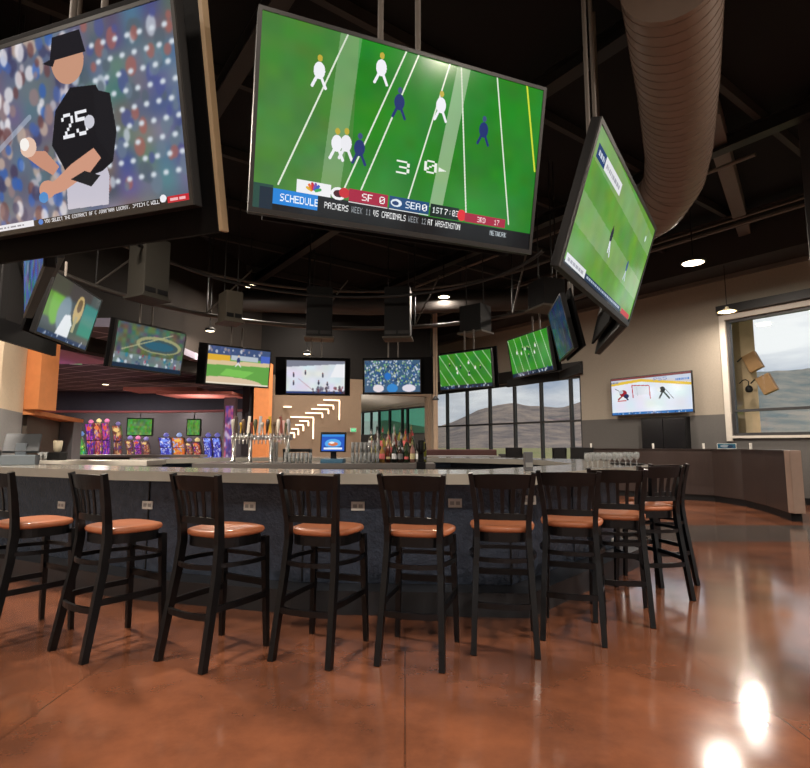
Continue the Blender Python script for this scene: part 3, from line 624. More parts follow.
# ============================================================ PARTITION, WALL SCREEN, SEATING
part = [(6.62,9.5),(6.98,10.6),(7.22,11.7),(7.15,12.7),(6.4,13.35),(4.7,14.9)]
M_dwood = mat('dark_brown_wood_panel', (52,42,39), .4, var=.25, scale=3, stretch=(6,6,1), coat=.2)
pt = thing('low_partition', 'long curved waist-high partition panelled in dark brown wood', 'partition', (6.76,9.5,0))
pin = offset(part, -.22); local(ringstrip(part, pin, .14, 1.185), pt).build('wood_panel', M_dwood, pt)
local(ringstrip(offset(part, .02), offset(part, -.24), 1.186, 1.21), pt).build('cap', mat('black_brown_cap', (46,38,36), .3), pt)
local(ringstrip(offset(part, -.03), offset(part, -.19), 0, .139), pt).build('kick_base', M_black, pt)
m = MB().cbox(6.60,6.80,9.34,9.49,.14,1.21,.02); local(m, pt).build('end_post', mat('pale_brown_laminate', (150,128,114), .45), pt)
def onpart(s): # point along the partition top
    k = int(s); a, b = Vector(part[k]), Vector(part[k+1]); return a.lerp(b, s-k)
p0, p1 = Vector(part[4]), Vector(part[5]); dd = (p1-p0).normalized()
for i, (s, l) in enumerate(((4.85,'slim white post on the partition top nearest the main windows'),(4.15,'slim white post on the partition top below the wall screen'),(3.2,'slim white post on the partition top below the bare wall'),(1.6,'slim white post on the partition top near its pale end'))):
    q = onpart(s); tag(MB().cbox(-.02,.02,-.02,.02,0,.13,.004).build('partition_post', M_white), l, 'post', 'white posts on the partition').location = (q.x+.1, q.y+.1, 1.211)
q = onpart(2.6); cd = thing('menu_card', 'small blue and white card in a white holder on the partition', 'menu card', (q.x+.1, q.y, 1.211), math.radians(-40))
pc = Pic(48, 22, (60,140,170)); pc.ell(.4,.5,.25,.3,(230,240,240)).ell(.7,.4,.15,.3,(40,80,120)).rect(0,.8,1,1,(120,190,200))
picture_mesh('card', pc, .36, .11, cd, Matrix.Translation((0,-.012,.01)), mname='self_lit_card', strength=.25); MB().cbox(-.19,.19,-.011,.011,0,.125,.003).build('holder', M_white, cd)  # card colours are emitted, so it glows though it is no lamp
# objects on the window wall
def onwall(u, v): h = hit(u, v, Wo, Wo+We); t = (h-Wo).dot(We); return t, h.z
wrz = math.atan2(-We.y, -We.x)
# booths in front of the main windows
def booth(px0, px1, D, z, lab, col=(66,34,30)):
    a, b = atY(px0, 455, D), atY(px1, 455, D); w = (b.x-a.x)/2; t = thing('booth_bench', lab, 'booth', ((a.x+b.x)/2, D, 0)); mm = mat('booth_vinyl_%d' % col[0], col, .5)
    MB().cbox(-w,w,.30,.45,.12,z,.03).build('backrest', mm, t); MB().cbox(-w,w,-.2,.295,.34,.47,.03).build('seat', mm, t); MB().box(-w+.02,w-.02,-.15,.44,0,.338).build('base', M_black, t)
booth(427, 499, 13.3, 1.19, 'long dark red-brown booth bench below the main windows')
booth(501, 528, 14.6, 1.06, 'short black booth bench beside the long brown one', (30,28,28))
def table(u, D, lab, w=.6, h=.76):
    p = atY(u, 455, D); t = thing('dining_table', lab, 'table', (p.x, D, 0)); MB().cbox(-w,w,-.4,.4,h-.04,h,.008).build('tabletop', mat('grey_tabletop', (112,110,108), .3), t)
    MB().lathe([(.28,0),(.28,.015),(.04,.03),(.035,h-.05),(.12,h-.041)], seg=16).build('pedestal', M_black, t)
table(462, 12.2, 'grey high-top table in front of the long brown booth bench', .8, 1.06)
table(545, 14.0, 'dark dining table near the right end of the main windows', .5, .9)
def dchair(u, D, rz, lab):
    p = atY(u, 455, D); t = thing('dining_chair', lab, 'chair', (p.x, D, 0), rz, 'black dining chairs by the main windows'); 
    for sx in (-1,1):
        for sy in (-1,1): MB().sweep([(sx*.19,sy*.19,0),(sx*.17,sy*.17,.45)], .035, .035).build('leg', M_stool, t)
    MB().cbox(-.21,.21,-.21,.21,.451,.50,.02).build('seat', M_black, t); 
    for sx in (-1,1): MB().sweep([(sx*.18,-.19,.50),(sx*.18,-.25,1.22)], .03, .03).build('back_post', M_stool, t)
    MB().cbox(-.2,.2,-.25,-.22,.75,1.24,.02).build('backrest', M_black, t)
for q in ((553,12.9,.4,'black dining chair with tall back against the green lawn view'),(515,13.3,-.3,'black dining chair right of the long brown booth bench'),(582,13.4,2.4,'black dining chair beside the dark partition end by the windows'),(569,14.4,2.0,'black dining chair farthest back at the right end of the main windows')): dchair(*q)
# small lamp hanging beside the beige return wall
# outside the right window: pale post, two tan panels, gooseneck lamp
a = hit(746, 390, WM @ Vector((0,-2,0)), WM @ Vector((5,-2,0)))
ps = thing('terrace_post', 'pale cream terrace post standing outside the right window', 'post', (a.x, a.y, -.55))
MB().cbox(-.2,.2,-.2,.2,0,6.7,.02).build('shaft', mat('cream_stucco', (214,186,150), .8), ps)
def shade(u, v, rz, rx, lab):
    h = hit(u, v, WM @ Vector((0,-1.62,0)), WM @ Vector((5,-1.62,0))); t = thing('awning_spotlight', lab, 'outdoor lamp', h, wrz+rz, 'tan outdoor lamps on the terrace post')
    Mr = Matrix.Rotation(rx, 4, 'Y'); MB().cbox(-.17,.17,-.08,.08,-.24,.24,.02,Mr).build('lamp_shade', mat('tan_lamp_shade', (176,134,90), .6), t)
    MB().tube([(.38,.0,.05),(.25,.0,.16),(.05,0,.12)], .02, 8).build('bracket', M_steel_dark, t)
shade(753, 362, 0, .4, 'upper tan square lamp shade tilted on the terrace post')
shade(767, 384, 0, .4, 'lower tan square lamp shade reaching out from the terrace post')
h = hit(749, 389, WM @ Vector((0,-1.3,0)), WM @ Vector((5,-1.3,0))); t = thing('gooseneck_lamp', 'small round black gooseneck lamp outside the right window', 'outdoor lamp', h, wrz)
MB().lathe([(.001,-.09),(.06,-.08),(.09,-.03),(.08,.04),(.04,.09),(.001,.1)], seg=16).build('lamp_head', M_black, t); MB().tube([(0,0,.09),(.0,0,.2),(.06,0,.25),(.14,0,.24),(.22,0,.16)], .014, 8).build('neck', M_black, t)
# ============================================================ SCREENS
def field(w, h, seed=1, base=(44,128,38), lines=None):
    p = Pic(w, h, base); p.noise(6, 30, seed).noise(20, 14, seed+1); return p
def pic_baseball():
    p = Pic(640, 360, (92,104,120)); p.noise(8, 60, 3)
    p.rect(0, .0, .6, 1, (96,98,128), .5)
    p.blobs(300, 0, 0, .62, 1, .03, [(60,90,170),(150,120,120),(190,180,190),(60,60,100),(200,170,150),(36,90,190),(230,225,230),(110,60,60)], 5)
    p.blobs(90, .62, .1, 1, 1, .03, [(100,120,140),(80,96,110),(170,90,80),(190,200,215),(70,80,150)], 6)
    for j in range(9):
        for i in range(7): p.ell(.70+.045*i+.02*(j % 2), .16+.09*j, .010, .014, (205,215,225))
    p.soften(12); p.a = p.a*.8+p.a.mean(axis=2, keepdims=True)*.2; p.line(.1,.30,.42,.6,.015,(170,180,200),.6)
    p.poly([(.535,.06),(.70,.05),(.715,.20),(.70,.32),(.545,.24)], (196,192,205))
    p.poly([(.50,.42),(.53,.60),(.60,.70),(.70,.68),(.745,.50),(.735,.27),(.69,.23),(.56,.20),(.535,.30)], (20,20,24))
    p.poly([(.735,.27),(.76,.42),(.75,.62),(.69,.66),(.68,.42)], (24,24,28))
    p.poly([(.455,.21),(.50,.235),(.57,.30),(.665,.36),(.69,.30),(.64,.235),(.53,.165),(.46,.15)], (205,150,125))
    p.poly([(.40,.42),(.47,.40),(.52,.30),(.49,.26),(.43,.33),(.38,.40)], (198,142,118))
    p.ell(.40,.44,.035,.055,(225,190,170)); p.ell(.385,.46,.02,.035,(245,240,235)); p.ell(.46,.19,.035,.05,(205,150,125)); p.ell(.44,.15,.02,.03,(80,140,200))
    p.poly([(.56,.22),(.64,.16),(.68,.21),(.62,.25)], (30,30,32)); p.text('25', .55, .44, .13, (235,235,240), .9); p.ell(.66,.50,.02,.035,(200,200,210))
    p.ell(.60,.84,.065,.12,(196,146,120)); p.poly([(.53,.86),(.675,.86),(.66,.98),(.55,.98)], (22,22,28)); p.poly([(.5,.86),(.54,.83),(.56,.88)], (22,22,28))
    p.rect(0,0,1,.034,(8,8,12)); p.rect(0,0,.385,.036,(225,225,230)); p.dashes(.05,.34,.013,.010,(110,110,120),1)
    p.ell(.415,.018,.010,.015,(60,120,200)); p.text('YOU SELECT THE CONTRACT OF C JONATHAN LUCROY, OPTION C WILL', .432,.0084,.01945,(235,235,240),.83)
    p.ell(.905,.03,.012,.02,(235,235,240)); p.rect(.92,.0,1,.036,(190,20,40)); p.dashes(.93,.985,.012,.012,(250,220,220),2); return p
def pic_centre():
    p = Pic(720, 405, (36,128,34)); p.noise(5, 16, 2)
    p.rect(0,0,.30,1,(96,130,70),.55); p.noise(14, 12, 4)
    for a, b in ((.074,.16),(.275,.36),(.33,.41),(.50,.555),(.73,.70),(.905,.86)): p.line(a,.14,b+.02*0+ (b-a)*1.2,1,.0045,(225,235,215))
    p.line(.995,.5,.93,1,.006,(210,220,60))
    p.poly([(.205,.15),(.27,.18),(.31,1),(.24,1)], (190,205,180), .35); p.poly([(.585,.16),(.635,.17),(.70,1),(.65,1)], (205,210,190), .6)
    p.text('3', .455,.32,.075,(235,240,230),1.6); p.text('0', .555,.355,.075,(235,240,230),1.6); p.poly([(.61,.375),(.64,.385),(.61,.40)], (235,240,230))
    for x, y, c in ((.25,.36,(240,240,245)),(.28,.37,(235,235,240)),(.325,.36,(30,50,110)),(.45,.66,(30,50,110)),(.60,.70,(240,240,245)),(.77,.62,(30,50,110)),(.18,.72,(240,240,245)),(.38,.82,(240,240,245))):
        p.ell(x,y+.055,.018,.045,c); p.ell(x,y+.12,.008,.018,(190,170,60) if c[0] > 200 else (60,80,120)); p.line(x-.005,y+.03,x-.02,y-.03,.008,c); p.line(x+.005,y+.03,x+.022,y-.03,.008,c)
    # score strip
    p.rect(.02,.0,.55,.115,(14,20,26)); p.rect(.0,.0,.06,.13,(20,50,70),.7)
    p.rect(.06,.035,.20,.115,(30,130,215)); p.text('SCHEDULE', .082,.055,.04,(235,245,255),.8)
    p.rect(.13,.115,.24,.185,(238,238,240))
    for i, c in enumerate(((220,170,40),(230,110,40),(200,40,50),(120,80,170),(50,90,190),(60,160,80))):
        a = math.radians(160-28*i); p.line(.185+.008*math.cos(a),.135+.012*math.sin(a),.185+.022*math.cos(a),.135+.04*math.sin(a),.008,c)
    p.ell(.265,.145,.025,.035,(240,240,240)); p.ell(.265,.145,.016,.02,(70,20,30)); p.ell(.285,.155,.018,.028,(200,40,50))
    p.rect(.30,.115,.435,.185,(165,24,58)); p.text('SF', .345,.13,.04,(250,240,240)); p.text('0', .405,.13,.04,(255,255,255),1.2); p.rect(.30,.108,.435,.114,(230,220,220))
    p.rect(.44,.115,.585,.185,(22,72,120)); p.ell(.465,.15,.02,.022,(220,230,240)); p.ell(.462,.148,.012,.012,(30,60,110)); p.text('SEA', .498,.13,.04,(235,245,255)); p.text('0', .56,.13,.04,(255,255,255),1.1); p.rect(.44,.108,.585,.114,(220,225,230))
    p.rect(.59,.108,.70,.182,(10,34,30)); p.text('1ST', .598,.13,.036,(230,240,240),.8); p.text('7:03', .645,.13,.036,(255,255,255),.85); p.ell(.712,.145,.017,.034,(225,40,50)); p.rect(.725,.11,.89,.165,(165,30,60)); p.text('3RD & 17', .775,.122,.03,(250,220,225),.8)
    p.rect(.20,.0,1,.104,(10,14,18)); p.text('PACKERS', .222,.055,.0346,(240,240,240),.7); p.text('WEEK 11', .312,.055,.0346,(150,155,160),.58); p.text('VS CARDINALS', .388,.055,.0346,(240,240,240),.58)
    p.text('WEEK 12', .512,.055,.0346,(150,155,160),.58); p.text('AT WASHINGTON', .585,.055,.0346,(240,240,240),.58); p.text('NETWORK', .83,.055,.03,(190,200,205),.7)
    return p
def pic_soccer():
    p = Pic(360, 160, (98,150,62)); p.noise(5, 18, 12)
    for i, y in enumerate((.06,.3,.54,.78)): 
        if i % 2: p.poly([(0,y),(1,y-.06),(1,y+.14),(0,y+.24)], (132,166,110), .75)
    p.noise(10,14,13)
    p.ell(.405,.50,.016,.065,(24,30,50)); p.ell(.402,.56,.006,.02,(60,40,30)); p.line(.405,.44,.41,.36,.012,(225,230,240)); p.line(.41,.44,.44,.34,.012,(225,230,240))
    p.ell(.72,.43,.014,.055,(60,90,130)); p.line(.72,.38,.71,.30,.010,(190,200,210)); p.line(.72,.38,.74,.30,.010,(190,200,210)); p.ell(.88,.82,.012,.03,(200,225,210))
    p.rect(.03,.80,.13,.90,(28,60,110)); p.rect(.13,.80,.36,.90,(225,226,228)); p.dashes(.05,.12,.83,.04,(230,235,240),3); p.dashes(.15,.34,.83,.03,(150,150,160),4)
    p.rect(0,0,1,.03,(20,28,34)); p.rect(.02,.02,.24,.085,(222,224,226)); p.dashes(.04,.22,.04,.02,(150,150,160),5); p.rect(.24,.02,.80,.07,(24,50,80)); p.dashes(.26,.78,.035,.02,(200,210,225),6); p.rect(.82,.02,.98,.07,(190,40,50)); return p
def pic_blue(seed):
    p = Pic(120, 60, (60,90,130)); p.noise(8, 90, seed); p.rect(0,.55,1,.9,(50,110,150),.5); p.blobs(30,0,.1,1,.9,.06,[(40,80,170),(150,160,170),(70,120,110)],seed); return p.soften(2)
def pic_trophy():
    p = Pic(110, 64, (70,80,80)); p.rect(0,.3,.35,1,(96,140,50)); p.ell(.2,.6,.13,.4,(110,170,60)); p.rect(.0,.72,.8,1,(70,64,62),.9); p.rect(.7,.2,1,.8,(60,130,120)); p.ell(.35,.45,.12,.3,(120,140,150)); p.soften(4)
    p.ell(.60,.62,.09,.26,(190,165,110)); p.ell(.60,.70,.05,.12,(110,90,60)); p.rect(.57,.2,.63,.5,(170,160,130)); p.poly([(.30,.08),(.55,.08),(.56,.32),(.48,.48),(.38,.44)], (225,228,232)); p.rect(0,0,1,.08,(40,60,90)); p.blobs(14,0,.0,1,.1,.02,[(220,225,235),(120,140,170)],3); return p.soften(1)
def pic_stadium():
    p = Pic(120, 64, (80,90,80)); p.noise(10, 50, 21); p.ell(.62,.60,.34,.20,(150,150,110)); p.ell(.62,.58,.29,.15,(60,80,84)); p.ell(.62,.58,.22,.10,(40,90,110)); p.line(.1,.4,.8,.9,.012,(170,170,130)); p.rect(0,.1,1,.33,(130,150,170),.5)
    p.blobs(40,.0,.1,1,.32,.03,[(210,220,230),(150,50,70),(40,120,150),(60,80,110)],4); p.rect(0,0,1,.1,(20,40,60)); return p.soften(1)
def pic_diamond():
    p = Pic(130, 74, (96,160,70)); p.rect(0,.72,1,1,(60,80,120)); p.rect(0,.62,.35,.78,(220,170,50)); p.rect(.36,.66,.8,.8,(180,190,200)); p.rect(.85,.55,1,.85,(70,100,190)); p.blobs(30,0,.84,1,1,.03,[(170,150,150),(220,220,220),(80,90,140)],5)
    p.poly([(0,.50),(1,.55),(1,.66),(0,.62)], (214,190,150)); p.poly([(.2,.24),(.6,.2),(.75,.38),(.3,.42)], (120,190,84)); p.ell(.3,.02,.6,.18,(214,190,160)); p.ell(.48,.66,.025,.09,(50,60,110)); p.ell(.48,.78,.015,.03,(220,190,160)); p.line(.48,.6,.44,.5,.015,(220,220,225)); p.line(.48,.6,.52,.5,.015,(220,220,225)); p.rect(0,0,1,.04,(230,220,200)); return p.soften(1)
def pic_hockey_far():
    p = Pic(120, 66, (214,220,228)); p.noise(5, 22, 8); p.poly([(0,.8),(1,.92),(1,1),(0,1)], (120,124,140)); p.poly([(.75,.5),(1,.5),(1,.9),(.85,.9)], (235,236,240)); p.rect(0,0,1,.06,(40,60,110)); p.blobs(46,.45,.02,1,.2,.03,[(60,50,60),(120,60,70),(90,90,110)],4)
    for x, y in ((.12,.55),(.32,.62),(.62,.55),(.12,.3),(.55,.32),(.7,.28)): p.ell(x,y,.014,.06,(50,50,70)); p.ell(x,y+.07,.01,.02,(110,60,60))
    p.line(.2,.45,.45,.1,.006,(170,120,130)); return p.soften(1)
def pic_crowd():
    p = Pic(130, 72, (60,90,120)); p.blobs(500,0,.2,1,1,.022,[(30,80,160),(220,225,230),(120,180,120),(60,90,110),(20,40,80),(190,200,120),(230,230,240)],9); p.ell(.42,.5,.06,.12,(40,110,190)); p.ell(.5,.12,.1,.14,(50,130,200)); p.ell(.25,.12,.1,.12,(225,215,220)); p.ell(.8,.12,.12,.12,(220,214,225)); return p.soften(1)
def pic_football(seed, skew=.4):
    p = Pic(130, 76, (50,130,36)); p.noise(5, 22, seed)
    for i in range(-2, 8): p.line(i*.17, 1, i*.17+skew, 0, .009, (200,215,190))
    R = random.Random(seed)
    for i in range(9): x, y = .2+.6*R.random(), .35+.4*R.random(); c = ((235,235,235),(30,60,50))[i % 2]; p.ell(x,y,.016,.045,c); p.ell(x,y+.05,.01,.02,(200,190,150))
    p.rect(0,0,1,.09,(24,40,60)); p.blobs(30,0,.0,1,.1,.02,[(220,225,230),(60,90,140)],seed); return p.soften(1)
def pic_ice():
    p = Pic(230, 112, (222,230,238)); p.noise(4, 14, 5); p.poly([(0,.84),(.45,.88),(1,.74),(1,1),(0,1)], (204,200,205)); p.poly([(0,.80),(.4,.86),(1,.66),(1,.73),(.4,.93),(0,.88)], (226,190,60)); p.poly([(0,.92),(.4,.95),(1,.80),(1,1),(0,1)], (196,206,222)); p.rect(0,.95,1,1,(120,60,60))
    p.text('PS5', .56,.84,.09,(120,140,190),1.5); p.dashes(.82,.98,.80,.06,(60,120,200),7); p.dashes(.0,.1,.86,.05,(110,125,165),8)
    p.line(.28,.78,.29,.45,.012,(180,40,50)); p.line(.28,.78,.50,.74,.012,(180,40,50)); p.line(.50,.74,.51,.40,.012,(180,40,50)); p.line(.34,.74,.35,.5,.006,(120,120,130)); p.poly([(.29,.76),(.5,.72),(.5,.5),(.32,.52)], (208,214,222), .8)
    p.ell(.16,.58,.05,.09,(150,30,44)); p.ell(.13,.62,.03,.05,(190,200,210)); p.ell(.2,.5,.035,.06,(40,50,90)); p.line(.15,.52,.09,.42,.02,(150,34,44)); p.line(.18,.5,.22,.40,.02,(40,44,70)); p.line(.1,.66,.05,.72,.008,(60,60,60)); p.rect(.08,.37,.2,.39,(190,60,70))
    p.ell(.66,.6,.035,.08,(30,40,40)); p.ell(.66,.71,.02,.035,(230,230,230)); p.ell(.62,.6,.02,.05,(230,235,235)); p.line(.66,.53,.62,.38,.02,(36,44,44)); p.line(.68,.53,.74,.37,.02,(36,60,54)); p.line(.7,.6,.79,.35,.006,(60,60,60)); p.line(.62,.38,.6,.35,.01,(230,230,230))
    p.rect(0,0,1,.065,(40,110,180)); p.blobs(40,0,0,1,.05,.012,[(230,235,240),(20,40,80)],3); return p
TVs = {}
def television(lab, mid, yaw, tilt, w, h, z, pic, poles=True, panel=None, ptop=None, ctop=.0, group='large screens hung over the bar', bez=.018, strength=1.0):
    """mid: middle of the lower screen edge; yaw: direction of the screen's width, degrees; front normal is to its right."""
    M = Matrix.Rotation(math.radians(yaw), 4, 'Z')
    t = thing('television', lab, 'television', (mid[0], mid[1], z), math.radians(yaw), group)
    T = Matrix.Rotation(math.radians(tilt), 4, 'X')
    B = bez; MB().cbox(-w/2-B, w/2+B, .004, .06, -B-.006, h+B, .006, T).build('housing', M_black, t)
    fr = MB(); fr.box(-w/2-B, w/2+B, -.006, .0035, -B-.006, 0, T).box(-w/2-B, w/2+B, -.006, .0035, h, h+B, T).box(-w/2-B, -w/2, -.006, .0035, 0, h, T).box(w/2, w/2+B, -.006, .0035, 0, h, T); fr.build('bezel', mat('dark_grey_bezel', (34,33,33), .35), t)
    picture_mesh('screen', pic, w, h, t, T, mname='screen_picture', strength=strength)
    MB().cbox(-w*.28, w*.28, .061, .11, h*.2, h*.8, .02, T).build('rear_cover', M_black, t)
    if panel: x0, x1, z0, z1 = panel; MB().cbox(x0, x1, .112, .14, z0, z1, .004, T).build('back_panel', mat('matt_black_panel', (5,5,6), .8, spec=.15), t)
    if poles:
        top = (ptop or 3.6)-z; c = T @ Vector((0,.15,h*.55)); 
        MB().cbox(-.28,.28,.12,.17,h*.38,h*.68,.005,T).build('mount_plate', M_steel_dark, t)
        for s in (-.11,.11): MB().tube([(s, c.y+.02, c.z-.05),(s, c.y+.02, top)], .017, 8).build('hanging_pole', M_steel_grey, t)
    return t
def between(a, b): return ((a[0]+b[0])/2, (a[1]+b[1])/2), math.degrees(math.atan2(b[1]-a[1], b[0]-a[0])), math.hypot(b[0]-a[0], b[1]-a[1])
mid, yaw, w = between((-2.443,2.812), (-.97,2.33)); television('very large screen at upper left showing a baseball player in black', mid, yaw, 12, w, .87, 2.4, pic_baseball(), panel=(-.85,.84,-.13,1.0), ptop=6.2); tvb = bpy.context.scene.objects['television']; MB().cbox(.84,.862,.10,.145,-.13,1.0,.003,Matrix.Rotation(math.radians(12), 4, 'X')).build('edge_strip', mat('beige_wood_edge', (150,130,100), .6), tvb)
mid, yaw, w = between((-.71,2.40), (.70,2.96)); television('very large screen at top centre showing a football field marked 30', mid, yaw, 12, w, .87, 2.4, pic_centre(), panel=(-.7,.7,-.03,.9), ptop=6.2)
mid, yaw, w = between((.95,3.16), (2.01,4.77)); television('large steeply turned screen at right with two players on striped grass', mid, yaw, 18, w, .84, 2.4, pic_soccer(), ptop=6.2, bez=.03)
mid, yaw, w = between((-3.24,4.50), (-2.2,3.19)); television('narrow blue-tinted screen seen edge-on at far left', mid, yaw, 4, w, .55, 2.4, pic_blue(4), ptop=6.2)
mid, yaw, w = between((2.08,4.98), (2.38,6.5)); television('screen seen from its dark back behind the large striped-grass screen', mid, yaw, 14, w, .8, 2.42, pic_blue(9), ptop=6.2, panel=(-.6,.6,.05,.75))
boxes = []
for lab, x, y, z, yw, ti, pic, pan in (
  ('screen at left tilted down showing a gold trophy before green stands', -4.19,6.51,2.56,98,13.8,pic_trophy(),(-.66,.66,-.03,.76)),
  ('screen above the gaming room opening showing an oval stadium from above', -4.19,8.71,2.51,61,9.1,pic_stadium(),(-.66,.66,-.03,.74)),
  ('screen above the orange pillar showing a baseball infield with batter', -3.22,10.33,2.45,39.1,7.4,pic_diamond(),(-.75,.66,-.03,.74)),
  ('far screen showing small hockey players on white ice', -1.92,11.54,2.40,8,8,pic_hockey_far(),(-.86,.74,-.05,.77)),
  ('far screen packed with a blue and white crowd, right of the ice hockey', -.28,11.85,2.46,-6,4.7,pic_crowd(),(-.68,.9,-.05,.77)),
  ('screen left of the main windows showing football players on slanted lines', 1.20,10.59,2.42,-40.8,5,pic_football(3),(-.68,.68,-.04,.76)),
  ('screen over the main windows turned left showing an empty football field', 2.23,9.39,2.54,-69.5,8.9,pic_football(6,.15),(-.66,.66,-.03,.74)),
  ('dim greenish screen turned sharply left beside the dark screen back', 2.22,7.35,2.55,-97,12,pic_blue(14),(-.62,.62,-.03,.74))):
    television(lab, (x, y), yw, ti, 1.23 if 'dim' not in lab else 1.1, .70, z, pic, panel=pan, ptop=3.6, strength=.25 if 'dim' in lab else 1.0)
    boxes.append((x, y, yw))
# screen on the window wall
tl, zl = onwall(611.5, 416.5); tr, zr = onwall(690.5, 415); cx = (tl+tr)/2; zz = zl; P_ = hit(650.5, 416, WM @ Vector((0,.2,0)), WM @ Vector((5,.2,0))); ww = tr-tl; yaw = math.degrees(math.atan2(We.y, We.x))
_, zt = onwall(611.5, 381)
tv = television('large flat screen on the two-tone wall showing ice hockey at a goal', (P_.x, P_.y), yaw, 0, ww, 1.03, zz+.02, pic_ice(), poles=False, group='screens on the window wall')
t0, z0 = onwall(645, 417); t1, _ = onwall(690, 417)
P_ = WM @ Vector(((t0+t1)/2, .012, .9)); pn = thing('wall_cabinet', 'black cabinet fixed to the grey lower wall directly under the hockey screen', 'cabinet', P_, math.radians(yaw))
MB().cbox(-(t1-t0)/2, (t1-t0)/2, -.2, 0, 0, z0-.9-.05, .01).build('body', M_black, pn); MB().cbox(-(t1-t0)/2+.03, -.01, -.215, -.201, .03, z0-.98, .004).build('door', mat('black_gloss_door', (20,20,22), .2), pn); MB().cbox(.01, (t1-t0)/2-.03, -.215, -.201, .03, z0-.98, .004).build('door', mat('black_gloss_door', (20,20,22), .2), pn)
# equipment cabinets hung over each ring screen
for (u, v, yw, w2, hh, dk, l) in ((156,299,61,.22,1.0,0,'hanging beige-sided equipment box between trophy and stadium screens'),(234,322,39,.16,.6,0,'small hanging equipment box above the infield screen'),(319,338,8,.28,1.15,1,'tall black hanging box above the far hockey screen'),(397,338,-6,.28,1.15,1,'tall black hanging box above the crowd screen'),(470,333,-40,.26,.6,0,'hanging box with beige base above the slanted-lines football screen'),(536,309,-70,.24,.5,0,'hanging box with beige base above the empty football field screen')):
    p = atZ(u, v, 3.6); t = thing('hanging_equipment_box', l, 'equipment box', p, math.radians(yw), 'equipment boxes hung over the screens'); sh = mat('beige_metal_box', (72,67,58), .6) if not 'beige-sided' in l else mat('olive_metal_box', (40,38,33), .6)
    MB().cbox(-w2,w2,-.0,.42,.04,hh,.01).build('case', M_black if dk or u > 400 else sh, t); MB().cbox(-w2-.04,w2+.04,-.04,.46,0,.038,.006).build('base_flange', sh, t)
    for s_ in (-1,1): MB().cbox(s_*w2*.5-w2*.42,s_*w2*.5+w2*.42,-.006,-.0005,.09,.17,.002).build('vent', M_black if not dk else M_steel_dark, t)
    for sx in (-w2*.8,w2*.8): MB().tube([(sx,.2,hh),(sx,.2,ZC-3.61)], .012, 6).build('hanger_rod', M_steel_dark, t)
def fascia(lab, pts, z0, z1):
    t = thing('ring_fascia', lab, 'fascia board', (0,0,0)); ringstrip(pts, offset(pts, .05), z0, z1).build('board', M_black, t)
    for p in pts[1:-1]: MB().tube([(p[0],p[1],z1-.02),(p[0],p[1],ZC+.01)], .012, 6).build('hanger_rod', M_steel_dark, t)
fascia('long black fascia board under the trophy screen at the left', [(-4.58,7.0),(-4.46,5.8),(-3.9,5.0),(-3.6,4.2)][::-1], 2.46, 2.70)
fascia('black fascia board under the empty football field screen', [(1.95,10.3),(2.62,9.1),(2.68,8.2)], 2.40, 2.54)
# curved hoops of pipe that carry the ring
def hoop(name, lab, z, r, rad, m, a0=8, a1=185, cx=-.95, cy=7.9):
    n = 72; pts = [(cx+r*math.cos(math.radians(a0+(a1-a0)*i/n)), cy+r*math.sin(math.radians(a0+(a1-a0)*i/n)), z) for i in range(n+(a1-a0 < 360))]
    return tag(MB().tube(pts, rad, 8, close=(a1-a0 >= 360)).build(name, m), lab, 'pipe')
Mh = mat('warm_grey_pipe', (70,65,60), .5, .3)
hoop('pipe_hoop', 'lower curved steel pipe circling above the ring of screens', 4.02, 4.55, .045, Mh); hoop('pipe_hoop', 'upper thinner steel pipe circling near the dark ceiling', 4.85, 4.35, .03, Mh)
hoop('pipe_hoop', 'inner black pipe hoop linking the hanging equipment boxes', 4.4, 3.2, .03, M_steel_dark)
for i in range(12):
    a = math.radians(15+30*i); x, y = -.95+4.55*math.cos(a), 7.9+4.55*math.sin(a)
    if i > 5: continue
    t = thing('diagonal_brace', 'slim grey steel brace rising from the lower pipe hoop, ', 'brace', (x, y, 4.02), 0, 'steel braces above the ring')
    tag_l = {0:'over the main windows',1:'over the booth benches',2:'behind the crowd screen box',3:'behind the far hockey screen box',4:'over the infield screen',5:'over the stadium screen',6:'over the trophy screen',7:'over the edge-on left screen',8:'behind the baseball screen',9:'behind the top centre screen',10:'behind the striped-grass screen',11:'near the spiral duct'}[i]
    t['label'] = 'slim grey steel brace rising from the lower pipe hoop, '+tag_l
    MB().tube([(0,0,.04),(-.9*math.cos(a+.9),-.9*math.sin(a+.9),1.0)], .018, 6).build('rod', Mh, t); MB().tube([(0,0,.04),(0,0,2.27)], .016, 6).build('hanger', M_steel_dark, t)
# ducts
def duct(lab, pts, r, m, ribs=True, name='spiral_duct'):
    t = thing(name, lab, 'duct', pts[0]); o = Vector(pts[0]); P = [Vector(p)-o for p in pts]
    MB().tube(P, r, 28).build('duct_body', m, t)
    if ribs:
        rb = MB(); s = 0; 
        for a, b in zip(P, P[1:]):
            L = (b-a).length; d = (b-a).normalized(); n = int(L/.11)
            for i in range(n):
                c = a+d*(i+.5)*L/n; rb.tube([c-d*.006, c+d*.006], r+.006, 28)
        rb.build('seam', m, t)
    return t
duct('fat beige spiral duct descending at upper right behind the striped-grass screen', [(1.95,3.6,4.72),(2.6,4.8,4.7),(3.16,5.9,4.68),(3.4,6.5,4.62),(3.42,7.0,4.5),(3.2,7.5,4.42),(2.85,7.8,4.42)], .35, mat('warm_duct_metal', (112,98,88), .5, .15))
duct('long thin conduit pipe crossing the dark ceiling at upper right', [tuple(WM @ Vector((-3,5.2,5.7))), tuple(WM @ Vector((7,5.2,5.7)))], .03, M_steel_grey, False, 'conduit')
duct('thin conduit beside the charcoal soffit over the window wall', [tuple(WM @ Vector((-4.4,2.4,5.75))), tuple(WM @ Vector((13,2.4,5.75)))], .025, M_steel_grey, False, 'conduit')
